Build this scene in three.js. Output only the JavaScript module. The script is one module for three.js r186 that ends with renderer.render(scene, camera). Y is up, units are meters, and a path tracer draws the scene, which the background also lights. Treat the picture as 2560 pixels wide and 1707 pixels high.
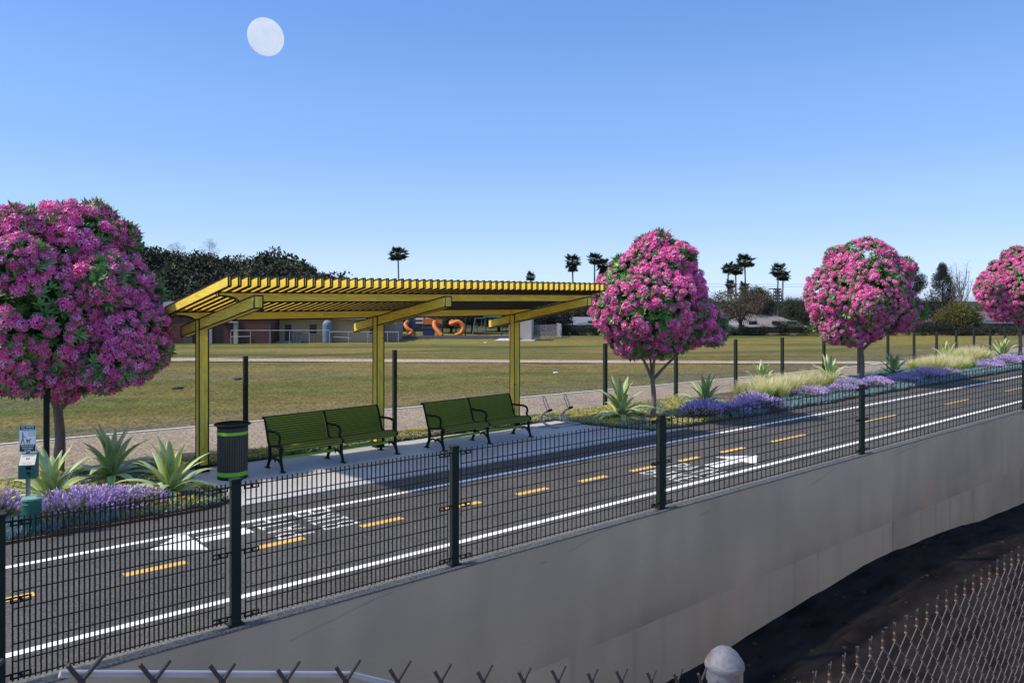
import * as THREE from 'three';
import { mergeGeometries } from 'three/addons/utils/BufferGeometryUtils.js';
import { FontLoader } from 'three/addons/loaders/FontLoader.js';

// ------------------------------------------------------------------ camera, sky, sun, exposure
// X runs along the bike path (away, to the right), -Z runs across it towards the playing field.
const W = 1024, H = 682, YAW = Math.atan2(2094, 1800);
const scene = new THREE.Scene();
const camera = new THREE.PerspectiveCamera(47.06, W / H, 0.05, 9000);
camera.position.set(0, 3, 0);
camera.lookAt(Math.cos(YAW), 3, -Math.sin(YAW));
camera.setViewOffset(W, H, 0, 41, W, H);               // shifted lens: level camera, low horizon

const SUN = new THREE.Vector3(-0.74, 1, -0.40).normalize();
const skyTex = (() => {
  const w = 512, h = 256, d = new Float32Array(w * h * 4);
  const stops = [[0, .56, .70, .90], [.035, .52, .69, .93], [.10, .385, .60, .93], [.20, .26, .475, .92], [.36, .165, .35, .80], [.7, .20, .35, .70], [1.6, .23, .34, .60]];
  for (let j = 0; j < h; j++) {
    const el = ((j + .5) / h - .5) * Math.PI;
    for (let i = 0; i < w; i++) {
      const az = ((i + .5) / w - .5) * 2 * Math.PI, k = (j * w + i) * 4;
      const x = Math.cos(el) * Math.cos(az), y = Math.sin(el), z = Math.cos(el) * Math.sin(az);
      let c;
      if (el < -0.02) c = [.14, .13, .12];
      else {
        const e = Math.max(el, 0);
        let n = 0; while (n < stops.length - 2 && e > stops[n + 1][0]) n++;
        const t = Math.min(1, (e - stops[n][0]) / (stops[n + 1][0] - stops[n][0])), s = t * t * (3 - 2 * t) * .5 + t * .5;
        c = [1, 2, 3].map((q) => stops[n][q] * (1 - s) + stops[n + 1][q] * s);
        const ang = Math.acos(Math.max(-1, Math.min(1, x * SUN.x + y * SUN.y + z * SUN.z)));
        const ca = Math.cos(ang), hz = Math.exp(-e / .10), au = Math.exp(-Math.pow(ang / .30, 2)), g = Math.exp(-Math.pow(ang / .75, 2));
        const f = (.74 + .42 * ca * ca) * (1 - hz * .75) + hz * .75 + .10 * g;      // air is darkest at right angles to the sun
        c = [c[0] * f + 1.8 * au, c[1] * f + 1.65 * au, c[2] * f + 1.4 * au];
      }
      d[k] = c[0]; d[k + 1] = c[1]; d[k + 2] = c[2]; d[k + 3] = 1;
    }
  }
  const t = new THREE.DataTexture(d, w, h, THREE.RGBAFormat, THREE.FloatType);
  t.mapping = THREE.EquirectangularReflectionMapping; t.magFilter = THREE.LinearFilter; t.minFilter = THREE.LinearFilter; t.needsUpdate = true;
  return t;
})();
scene.background = skyTex; scene.environment = skyTex;
const sun = new THREE.DirectionalLight(0xfff1dc, 3.3);
sun.shadow.radius = 3;
sun.position.copy(SUN).multiplyScalar(120).add(new THREE.Vector3(20, 0, -15)); sun.target.position.set(20, 0, -15);
sun.castShadow = true; sun.shadow.mapSize.set(4096, 4096);
Object.assign(sun.shadow.camera, { left: -70, right: 90, top: 90, bottom: -70, near: 1, far: 400 });
scene.add(sun, sun.target);

const renderer = new THREE.WebGLRenderer({ antialias: true });
renderer.setSize(W, H);
renderer.toneMapping = THREE.LinearToneMapping;
renderer.toneMappingExposure = 1.38;
renderer.shadowMap.enabled = true;

// ------------------------------------------------------------------ helpers
const RNG = (a) => () => { a |= 0; a = a + 0x6D2B79F5 | 0; let t = Math.imul(a ^ a >>> 15, 1 | a); t = t + Math.imul(t ^ t >>> 7, 61 | t) ^ t; return ((t ^ t >>> 14) >>> 0) / 4294967296; };
const V = (x, y, z) => new THREE.Vector3(x, y, z);
const PI = Math.PI, clamp = (x, a = 0, b = 1) => Math.max(a, Math.min(b, x)), mix = (a, b, t) => a + (b - a) * t;
const smooth = (a, b, x) => { const t = clamp((x - a) / (b - a)); return t * t * (3 - 2 * t); };
const hash = (x, y, s) => { let n = Math.imul(x, 374761393) + Math.imul(y, 668265263) + Math.imul(s, 974634777) | 0; n = Math.imul(n ^ n >>> 13, 1274126177); return ((n ^ n >>> 16) >>> 0) / 4294967296; };
function vnoise(x, y, p = 0, s = 1) {            // value noise, periodic over p cells when p > 0
  const xi = Math.floor(x), yi = Math.floor(y), fx = x - xi, fy = y - yi, m = (a) => p ? ((a % p) + p) % p : a;
  const u = fx * fx * (3 - 2 * fx), v = fy * fy * (3 - 2 * fy);
  return mix(mix(hash(m(xi), m(yi), s), hash(m(xi + 1), m(yi), s), u), mix(hash(m(xi), m(yi + 1), s), hash(m(xi + 1), m(yi + 1), s), u), v);
}
function fbm(x, y, o = 4, p = 0, s = 1) { let a = .5, r = 0, n = 0; for (let i = 0; i < o; i++) { r += a * vnoise(x, y, p, s + i * 17); n += a; a *= .5; x *= 2; y *= 2; p *= 2; } return r / n; }
const enc = (l) => { l = clamp(l); return Math.round(255 * (l <= .0031308 ? 12.92 * l : 1.055 * Math.pow(l, 1 / 2.4) - .055)); };
function tex(n, m, f) {                                     // f(u, v) -> linear rgb or a number
  const d = new Uint8Array(n * m * 4);
  for (let j = 0; j < m; j++) for (let i = 0; i < n; i++) { let c = f(i / n, j / m); if (!Array.isArray(c)) c = [c, c, c]; const k = (j * n + i) * 4; d[k] = enc(c[0]); d[k + 1] = enc(c[1]); d[k + 2] = enc(c[2]); d[k + 3] = 255; }
  const t = new THREE.DataTexture(d, n, m); t.colorSpace = THREE.SRGBColorSpace; t.wrapS = t.wrapT = THREE.RepeatWrapping; t.magFilter = THREE.LinearFilter; t.minFilter = THREE.LinearMipmapLinearFilter; t.generateMipmaps = true; t.needsUpdate = true;
  return t;
}
function bumpTex(n, m, f) {
  const d = new Uint8Array(n * m * 4);
  for (let j = 0; j < m; j++) for (let i = 0; i < n; i++) { const k = (j * n + i) * 4; d[k] = d[k + 1] = d[k + 2] = Math.round(255 * clamp(f(i / n, j / m))); d[k + 3] = 255; }
  const t = new THREE.DataTexture(d, n, m); t.wrapS = t.wrapT = THREE.RepeatWrapping; t.magFilter = THREE.LinearFilter; t.needsUpdate = true; return t;
}
const rep = (t, a, b = a) => { t.repeat.set(1 / a, 1 / b); return t; };   // uv are metres; a x b metres per tile
const lin = (r, g, b) => new THREE.Color().setRGB(r, g, b);
const mat = (c, rough = .8, o = {}) => new THREE.MeshStandardMaterial({ color: Array.isArray(c) ? lin(...c) : c, roughness: rough, side: THREE.DoubleSide, ...o });
const ground = (c, o = {}) => new THREE.MeshPhysicalMaterial({ color: lin(...c), roughness: 1, specularIntensity: .15, side: THREE.DoubleSide, ...o });
const leafMat = (c, tr = .3, o = {}) => new THREE.MeshPhysicalMaterial({ color: lin(...c), roughness: .75, transmission: tr, thickness: 0, side: THREE.DoubleSide, ...o });

function fin(g, color) {                                     // non-indexed, position / normal / uv (/ color) only
  if (g.index) g = g.toNonIndexed();
  if (!g.attributes.normal) g.computeVertexNormals();
  const n = g.attributes.position.count;
  if (!g.attributes.uv) g.setAttribute('uv', new THREE.BufferAttribute(new Float32Array(n * 2), 2));
  for (const k of Object.keys(g.attributes)) if (!['position', 'normal', 'uv', 'color'].includes(k)) g.deleteAttribute(k);
  if (color && !g.attributes.color) { const a = new Float32Array(n * 3); for (let i = 0; i < n; i++) a.set(color, i * 3); g.setAttribute('color', new THREE.BufferAttribute(a, 3)); }
  return g;
}
const merge = (l, color) => l.length === 1 ? fin(l[0], color) : mergeGeometries(l.map((g) => fin(g, color)));
function boxUV(g, long = -1) {                               // uv in metres from the face normal; v along `long` (0 x, 1 y, 2 z)
  g = fin(g); const p = g.attributes.position, n = g.attributes.normal, uv = g.attributes.uv;
  for (let i = 0; i < p.count; i++) {
    const a = [Math.abs(n.getX(i)), Math.abs(n.getY(i)), Math.abs(n.getZ(i))], P = [p.getX(i), p.getY(i), p.getZ(i)];
    const k = a[0] > a[1] && a[0] > a[2] ? 0 : a[1] > a[2] ? 1 : 2; let q = [0, 1, 2].filter((e) => e !== k);
    if (q[0] === long) q.reverse();
    uv.setXY(i, P[q[0]] + .37 * k, P[q[1]]);
  }
  return g;
}
const box = (w, h, d, x = 0, y = 0, z = 0, ry = 0, rx = 0, rz = 0) => { const g = new THREE.BoxGeometry(w, h, d); if (rx) g.rotateX(rx); if (rz) g.rotateZ(rz); if (ry) g.rotateY(ry); g.translate(x, y, z); return g; };
function bar(a, b, r, sides = 6, r2 = r, open = false) {
  const v = b.clone().sub(a), g = new THREE.CylinderGeometry(r2, r, v.length(), sides, 1, open);
  g.applyQuaternion(new THREE.Quaternion().setFromUnitVectors(V(0, 1, 0), v.clone().normalize())); g.translate((a.x + b.x) / 2, (a.y + b.y) / 2, (a.z + b.z) / 2); return g;
}
function limb(pts, r0, r1, sides = 8, seg = 12, wob = 0, seed = 1) {   // tapered tube through points
  const c = new THREE.CatmullRomCurve3(pts), fr = c.computeFrenetFrames(seg, false), pos = [], idx = [], uv = [], R = RNG(seed), len = c.getLength();
  for (let i = 0; i <= seg; i++) {
    const t = i / seg, P = c.getPointAt(t), r = mix(r0, r1, t) * (1 + wob * (R() - .5));
    for (let j = 0; j <= sides; j++) { const a = j / sides * 2 * PI, q = P.clone().addScaledVector(fr.normals[i], Math.cos(a) * r).addScaledVector(fr.binormals[i], Math.sin(a) * r); pos.push(q.x, q.y, q.z); uv.push(j / sides * r0 * 6, t * len); }
  }
  const w = sides + 1;
  for (let i = 0; i < seg; i++) for (let j = 0; j < sides; j++) { const a = i * w + j; idx.push(a, a + 1, a + w, a + 1, a + w + 1, a + w); }
  const g = new THREE.BufferGeometry(); g.setAttribute('position', new THREE.Float32BufferAttribute(pos, 3)); g.setAttribute('uv', new THREE.Float32BufferAttribute(uv, 2)); g.setIndex(idx); g.computeVertexNormals(); return g;
}
const tube = (pts, r, seg = 24, sides = 6, closed = false) => new THREE.TubeGeometry(new THREE.CatmullRomCurve3(pts, closed), seg, r, sides, closed);
function hexa(c, long = -1) {                                // 8 corners: bottom 4 counter-clockwise seen from above, then top 4
  const F = [[0, 3, 2, 1], [4, 5, 6, 7], [0, 1, 5, 4], [1, 2, 6, 5], [2, 3, 7, 6], [3, 0, 4, 7]], pos = [];
  for (const f of F) for (const k of [0, 1, 2, 0, 2, 3]) pos.push(...c[f[k]]);
  const g = new THREE.BufferGeometry(); g.setAttribute('position', new THREE.Float32BufferAttribute(pos, 3)); g.computeVertexNormals(); return boxUV(g, long);
}
const hexEdges = (c, r) => merge([[0, 1], [1, 2], [2, 3], [3, 0], [4, 5], [5, 6], [6, 7], [7, 4], [0, 4], [1, 5], [2, 6], [3, 7]].map(([a, b]) => bar(V(...c[a]), V(...c[b]), r, 4, r, true)));
const cornersBox = (x0, x1, y0, y1, z0, z1) => [[x0, y0, z1], [x1, y0, z1], [x1, y0, z0], [x0, y0, z0], [x0, y1, z1], [x1, y1, z1], [x1, y1, z0], [x0, y1, z0]];

const used = {};
const numbered = (n) => { const k = used[n] = (used[n] ?? -1) + 1; return k ? `${n}_${String(k).padStart(3, '0')}` : n; };
const tag = (o, label, category, group, kind) => { Object.assign(o.userData, { label, category }); if (group) o.userData.group = group; if (kind) o.userData.kind = kind; return o; };
const shade = (o) => o.traverse((m) => { if (m.isMesh) { m.castShadow = true; m.receiveShadow = true; } });
function part(name, geo, m, parent, kind) { const o = new THREE.Mesh(Array.isArray(geo) ? merge(geo) : geo, m); o.name = parent === scene ? numbered(name) : name; o.castShadow = o.receiveShadow = true; if (kind) o.userData.kind = kind; parent.add(o); return o; }
function thing(name, label, category, x = 0, y = 0, z = 0, turn = 0, group) { const o = new THREE.Group(); o.name = numbered(name); o.position.set(x, y, z); o.rotation.y = turn; scene.add(o); return tag(o, label, category, group); }
const struct = (name, geo, m, label, category) => tag(part(name, geo, m, scene), label, category, null, 'structure');
function inst(name, geo, m, list, parent, colors) {           // list of Matrix4
  const o = new THREE.InstancedMesh(geo, m, list.length); list.forEach((q, i) => { o.setMatrixAt(i, q); if (colors) o.setColorAt(i, colors(i)); });
  o.name = parent === scene ? numbered(name) : name; o.castShadow = o.receiveShadow = true; o.userData.kind = 'stuff'; parent.add(o); return o;
}
const M4 = (x, y, z, ry = 0, s = 1, rx = 0, rz = 0) => new THREE.Matrix4().compose(V(x, y, z), new THREE.Quaternion().setFromEuler(new THREE.Euler(rx, ry, rz, 'YXZ')), Array.isArray(s) ? V(...s) : V(s, s, s));
function alignM(p, n, s, spin) { const q = new THREE.Quaternion().setFromUnitVectors(V(0, 1, 0), n).multiply(new THREE.Quaternion().setFromAxisAngle(V(0, 1, 0), spin)); return new THREE.Matrix4().compose(p, q, typeof s === 'number' ? V(s, s, s) : s); }
const sheet = (poly, y) => { const s = new THREE.Shape(poly.map(([x, z]) => new THREE.Vector2(x, -z))), g = new THREE.ShapeGeometry(s); g.rotateX(-PI / 2); g.translate(0, y, 0); const p = g.attributes.position, uv = g.attributes.uv; for (let i = 0; i < p.count; i++) uv.setXY(i, p.getX(i), p.getZ(i)); return g; };
const slab = (poly, y0, y1) => { const s = new THREE.Shape(poly.map(([x, z]) => new THREE.Vector2(x, -z))), g = new THREE.ExtrudeGeometry(s, { depth: y1 - y0, bevelEnabled: false }); g.rotateX(-PI / 2); g.translate(0, y0, 0); return boxUV(g); };
// the playing field is surveyed along a second axis: s metres to the right, d metres ahead of the bridge
const cy = Math.cos(YAW), sy = Math.sin(YAW), FACE = YAW - PI / 2;
const at = (s, d) => [cy * d + sy * s, -sy * d + cy * s];
const fieldY = (x, z) => -2.3 * clamp((cy * x - sy * z - 42) / 53) * smooth(-20, -34, z);

// ------------------------------------------------------------------ materials
const speck = (k, a) => tex(1024, 1024, (u, v) => { const g = hash(Math.floor(u * 1024), Math.floor(v * 1024), k), h = vnoise(u * 360, v * 360, 360, k + 3), l = fbm(u * 6, v * 6, 4, 6, k + 9); return clamp(.62 + a * (g - .5) + a * 1.1 * (h - .5) + .22 * (l - .5)); });
const M = {};
M.asphalt = ground([.155, .152, .149], { map: rep(speck(1, .46), 5), bumpMap: rep(bumpTex(512, 512, (u, v) => vnoise(u * 200, v * 200, 200, 8)), 2.5), bumpScale: .003 });
M.concretePad = mat([.66, .655, .645], .9, { map: rep(speck(5, .22), 4) });
M.wall = mat([.90, .71, .48], .95, {
  map: rep(tex(1024, 512, (u, v) => {
    const st = .7 * Math.pow(vnoise(u * 90, v * 3, 0, 21), 2), s2 = fbm(u * 36, v * 2.2, 3, 0, 22), big = fbm(u * 10, v * 3, 4, 0, 23), gr = hash(Math.floor(u * 1024), Math.floor(v * 512), 24);
    let c = .67 + .22 * (big - .5) + .15 * (s2 - .5) - .11 * st + .05 * (gr - .5) - .10 * smooth(.75, 1, vnoise(u * 130, 5, 0, 37)) * smooth(.2, 1, v) - .12 * smooth(.10, 0, v) * fbm(u * 30, 2, 3, 0, 38);
    const rust = smooth(.66, .85, fbm(u * 24, v * 1.5, 3, 0, 29)) * .16;
    const crack = Math.abs(v - (.35 + .09 * fbm(u * 14, 3.3, 4, 0, 31) + .14 * (u * 8 % 1))) < .003 && vnoise(u * 60, 1, 0, 33) > .35 ? .13 : 0;
    return [c - crack + rust * .35, c - crack - rust * .12, c - crack - rust * .35];
  }), 26, 3.2)
});
M.paintWorn = mat([.58, .58, .57], .8);
M.paintWhite = mat([.82, .82, .82], .7);
M.paintYellow = mat([.68, .42, .10], .7);
const wood = tex(256, 1024, (u, v) => {
  const g = fbm(u * 22, v * 5, 4, 0, 41), w = fbm(u * 5 + 2 * fbm(u * 3, v * 3, 2, 0, 43), v * 2.2, 3, 0, 42), ring = .5 + .5 * Math.sin(60 * w);
  let k = .78 + .36 * (g - .5) + .15 * (ring - .5) + .14 * (fbm(u * 2, v * 9, 3, 0, 47) - .5);
  for (let q = 0; q < 9; q++) { const a = hash(q, 1, 45), b = hash(q, 2, 45), r = Math.hypot((u - a) * .5, (v - b) * 2.4); k -= .5 * Math.exp(-Math.pow(r / .012, 2)); }
  return [k, k * (.93 + .08 * (g - .5)), k * .8];
});
M.wood = mat([1.0, .80, .11], .72, { map: rep(wood, .5, 2.4) });
M.outline = mat([.012, .012, .012], .8);
M.black = mat([.006, .008, .007], .9);
M.fenceGreen = mat([.005, .015, .009], .85);
M.steel = mat([.40, .40, .42], .45, { metalness: .5 });
M.galv = mat([.10, .086, .086], .7, { metalness: .2 });
M.slatGreen = mat([.17, .225, .009], .85);
M.stretcher = mat([.30, .62, .045], .5);
M.brightGreen = mat([.20, .50, .025], .55);
M.signGreen = mat([.012, .13, .095], .45);
M.bark = mat([.30, .225, .18], .95, { map: rep(tex(128, 256, (u, v) => .62 + .5 * (fbm(u * 14, v * 5, 4, 0, 51) - .5)), .3, .9) });
M.darkBark = mat([.07, .055, .045], .95);
M.soil = mat([.16, .085, .045], 1, { map: rep(tex(256, 256, (u, v) => .6 + .7 * (fbm(u * 60, v * 60, 3, 60, 55) - .5)), 1.2) });
M.gravel = ground([.48, .40, .31], { map: rep(tex(1024, 1024, (u, v) => { const g = hash(Math.floor(u * 1024), Math.floor(v * 1024), 61), h = vnoise(u * 240, v * 240, 240, 62), m = vnoise(u * 70, v * 70, 70, 66), l = fbm(u * 5, v * 5, 4, 5, 63); const c = .6 + .26 * (g - .5) + .42 * (h - .5) + .2 * (m - .5) + .2 * (l - .5); return [c, c * .985, c * .96]; }), 7), bumpMap: rep(bumpTex(512, 512, (u, v) => fbm(u * 90, v * 90, 3, 90, 64)), 3), bumpScale: .03 });
M.grass = ground([.74, .76, .74], { vertexColors: true, map: rep(tex(1024, 1024, (u, v) => { const h = vnoise(u * 300, v * 300, 300, 71), g = vnoise(u * 110, v * 110, 110, 72), l = fbm(u * 24, v * 24, 3, 24, 73); const c = .62 + .5 * (h - .5) + .35 * (g - .5) + .3 * (l - .5); return [c, c, c * .95]; }), 9), bumpMap: rep(bumpTex(512, 512, (u, v) => fbm(u * 60, v * 60, 3, 60, 74)), 4), bumpScale: .06 });
// ------------------------------------------------------------------ the setting
{ // field: one sheet to the horizon
  const xs = [-4000, -1500, -600, -250, -120], zs = [];
  for (let x = -64; x <= 130; x += 1.1) xs.push(x); xs.push(180, 300, 700, 1600, 4500);
  for (let z = -14.2; z > -122; z -= .62) zs.push(z); zs.push(-160, -260, -600, -1600, -5000);
  const pos = [], col = [], uv = [], idx = [];
  const C = (a) => a, olive = C([.25, .22, .068]), green = C([.135, .185, .045]), tan = C([.39, .28, .115]), dirt = C([.25, .21, .145]), gold = C([.43, .345, .095]);
  for (const z of zs) for (const x of xs) {
    const d = cy * x - sy * z, s = sy * x + cy * z, y = fieldY(x, z) - .012 + (z < -19.5 && z > -110 ? .05 * (vnoise(x * .8, z * .8, 0, 81) - .5) : 0);
    pos.push(x, y, z); uv.push(x, z);
    const n1 = fbm(s * .055 + 9, d * .16, 4, 0, 82), n2 = fbm(s * .13, d * .55, 4, 0, 83), n3 = fbm(s * .08 + 40, d * .36, 4, 0, 84), n4 = vnoise(s * .9, d * 1.4, 0, 85);
    let c = olive.slice(); const to = (e, t) => { t = clamp(t); c = c.map((q, i) => mix(q, e[i], t)); };
    to(gold, smooth(38, 60, d) * .75); to(green, smooth(.44, .58, n1) * .95); to(green, smooth(.54, .62, n2) * smooth(46, 34, d) * .7); to(tan, smooth(.52, .72, n3) * .7 + smooth(44, 52, d) * smooth(66, 54, d) * .45);
    to(dirt, smooth(.60, .74, n2) * .55 + smooth(22.5, 18, -z) * .6); to([.075, .085, .05], smooth(118, 165, d)); c = c.map((q) => q * (.95 + .3 * n4));
    col.push(...c);
  }
  const n = xs.length;
  for (let j = 0; j < zs.length - 1; j++) for (let i = 0; i < n - 1; i++) { const a = j * n + i; idx.push(a, a + 1, a + n, a + 1, a + n + 1, a + n); }
  const g = new THREE.BufferGeometry(); g.setAttribute('position', new THREE.Float32BufferAttribute(pos, 3)); g.setAttribute('uv', new THREE.Float32BufferAttribute(uv, 2)); g.setAttribute('color', new THREE.Float32BufferAttribute(col, 3)); g.setIndex(idx); g.computeVertexNormals();
  struct('grass_field', g, M.grass, 'wide dry olive and tan grass playing field behind the path', 'field');
}
const backEdge = (x) => -16.75 - 2.55 * (x < 2.5 ? 1 : Math.pow(clamp((34 - x) / 31.5), 1.15));
{
  const poly = []; for (let x = -40; x <= 120; x += 2) poly.push([x, -14.25]);
  for (let x = 120; x >= -40; x -= 2) poly.push([x, backEdge(x)]);
  struct('gravel_path', sheet(poly, 0), M.gravel, 'tan decomposed granite path along the back of the planting', 'path');
  const e = []; for (let x = -40; x <= 52; x += 2) e.push([x, backEdge(x) + .05]); for (let x = 52; x >= -40; x -= 2) e.push([x, backEdge(x) - .05]);
  struct('path_edging', slab(e, -.02, .025), mat([.6, .57, .5], .9), 'thin pale edging strip between gravel path and grass', 'edging');
  // pale track across the field
  const tr = [], N = 60, cz = (t) => 39.6 + .5 * Math.sin(t * 5) - 1.6 * t, pos = [], uv = [], idx = [];
  for (let i = 0; i <= N; i++) for (const k of [-1, 0, 1]) { const t = i / N, s = mix(-40, 21, t), w = mix(1.15, .75, t), [x, z] = at(s, cz(t) + k * w + .12 * (vnoise(i * .9, k, 0, 90) - .5)); pos.push(x, fieldY(x, z) + .02, z); uv.push(x, z); }
  for (let i = 0; i < N; i++) for (let k = 0; k < 2; k++) { const a = i * 3 + k; idx.push(a, a + 3, a + 1, a + 1, a + 3, a + 4); }
  const g = new THREE.BufferGeometry(); g.setAttribute('position', new THREE.Float32BufferAttribute(pos, 3)); g.setAttribute('uv', new THREE.Float32BufferAttribute(uv, 2)); g.setIndex(idx); g.computeVertexNormals();
  struct('dirt_track', g, mat([.60, .47, .37], 1, { map: M.gravel.map }), 'narrow pale dirt track crossing the grass field', 'track');
}
// planting beds
const round = (pts, r, n = 6) => pts.flatMap((p, i) => { const a = pts[(i + pts.length - 1) % pts.length], b = pts[(i + 1) % pts.length], q = p[2] ?? r; if (!q) return [[p[0], p[1]]]; const U = (e) => { const l = Math.hypot(e[0] - p[0], e[1] - p[1]); return [(e[0] - p[0]) / l, (e[1] - p[1]) / l]; }, u = U(a), w = U(b); return Array.from({ length: n + 1 }, (_, k) => { const t = k / n, A = [p[0] + u[0] * q * (1 - t), p[1] + u[1] * q * (1 - t)], B = [p[0] + w[0] * q * t, p[1] + w[1] * q * t]; return [mix(A[0], B[0], t), mix(A[1], B[1], t)]; }); });
const bedL = round([[-16, -11.35, 0], [4.45, -11.35, .7], [4.45, -14.2, .05], [4.6, -14.95, 0], [-16, -15.35, 0]], 0);
const bedR = round([[13.5, -13.6, .2], [14.0, -11.35, .9], [110, -11.15, 0], [110, -14.6, 0], [13.4, -14.7, 0]], 0);
const bedS = [[4.4, -14.2], [13.6, -14.05], [13.6, -14.72], [4.4, -14.95]];
struct('planting_bed', slab(bedL, -.05, .035), M.soil, 'planting bed with brown soil left of the concrete pad', 'planting bed');
struct('planting_bed', slab(bedR, -.05, .034), M.soil, 'long planting bed with brown soil right of the concrete pad', 'planting bed');
struct('planting_bed', slab(bedS, -.05, .033), M.soil, 'narrow planting strip behind the concrete pad', 'planting bed');
struct('concrete_pad', slab(round([[4.45, -11.2, 0], [15.2, -11.2, .3], [14.1, -11.5, 0], [13.75, -14.0, 0], [4.3, -14.16, 0]], 0), -.1, .022), M.concretePad, 'pale speckled concrete pad under the pergola and benches', 'pad');

// bike path with its markings
const path = struct('bike_path', slab([[-20, -7.262], [-20, -14.4], [3.5, -14.4], [160, -14.4], [160, -7.262]], -.03, 0), M.asphalt, 'grey asphalt bike path with white edge lines and yellow dashes', 'path');
const strip = (x0, x1, z, w, y = .004, sk = 0) => { const g = sheet([[x0, z + w / 2], [x1, z + w / 2], [x1 + sk, z - w / 2], [x0 + sk, z - w / 2]], y); return g; };
part('lane_line', strip(-20, 150, -7.80, .1), M.paintWhite, path);
part('lane_line', strip(-20, 150, -10.38, .1), M.paintWhite, path);
for (const [a, b, z] of [[-1.6, -1, -9.26], [.75, 1.52, -9.26], [2.36, 3.02, -9.25], [3.83, 4.46, -9.22], [5.25, 5.9, -9.19], [6.6, 7.25, -9.16], [7.95, 8.6, -9.13], [9.3, 9.95, -9.1], [10.55, 11.2, -9.07], [11.9, 12.5, -9.05], [13.2, 14, -9.03], [15.0, 16.4, -9.0], [19.2, 21, -8.97], [24.2, 26, -8.96], [29.2, 31.6, -8.96], [35, 37, -8.96], [41, 43, -8.96], [47, 49, -8.96]])
  part('centre_dash', strip(a, b, z, .13, .004), M.paintYellow, path);
part('arrow_head', sheet([[2.83, -9.98], [3.38, -9.52], [3.38, -10.14 + .26], [3.38, -10.14], [3.38, -10.43]], .004), M.paintWhite, path);
part('arrow_shaft', strip(3.42, 4.08, -10.0, .27), M.paintWhite, path);
part('arrow_head', sheet([[13.5, -8.4], [12.75, -7.95], [12.75, -8.85]], .004), M.paintWhite, path);
part('arrow_shaft', strip(11.95, 12.72, -8.4, .28), M.paintWhite, path);
const font = await new FontLoader().loadAsync('fonts/droid/droid_sans_regular.typeface.json');
function word(text, x, z, h, wide, turn) {          // turn: up of the letters points along -X (0) or +X (PI)
  const k = wide / 4; [...text].forEach((ch, i) => {
    const g = new THREE.ShapeGeometry(font.generateShapes(ch, 1), 6); g.computeBoundingBox(); const b = g.boundingBox, lw = b.max.x - b.min.x;
    g.translate(-(b.min.x + b.max.x) / 2, -.36, 0); g.scale(Math.min(k * .8 / Math.max(lw, .35), k * 1.4), h / .73, 1);
    g.translate((i - 1.5) * k, 0, 0);
    g.rotateX(-PI / 2); g.rotateY(turn ? -PI / 2 : PI / 2); g.translate(x, .004, z);
    part('painted_letter', fin(g), M.paintWorn, path);
  });
}
word('BIKE', 5.15, -9.85, .38, 1.05, 0); word('PATH', 4.5, -9.85, .36, 1.05, 0);
word('BIKE', 10.75, -8.42, .42, .98, 1); word('PATH', 11.45, -8.42, .42, .98, 1);

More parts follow.
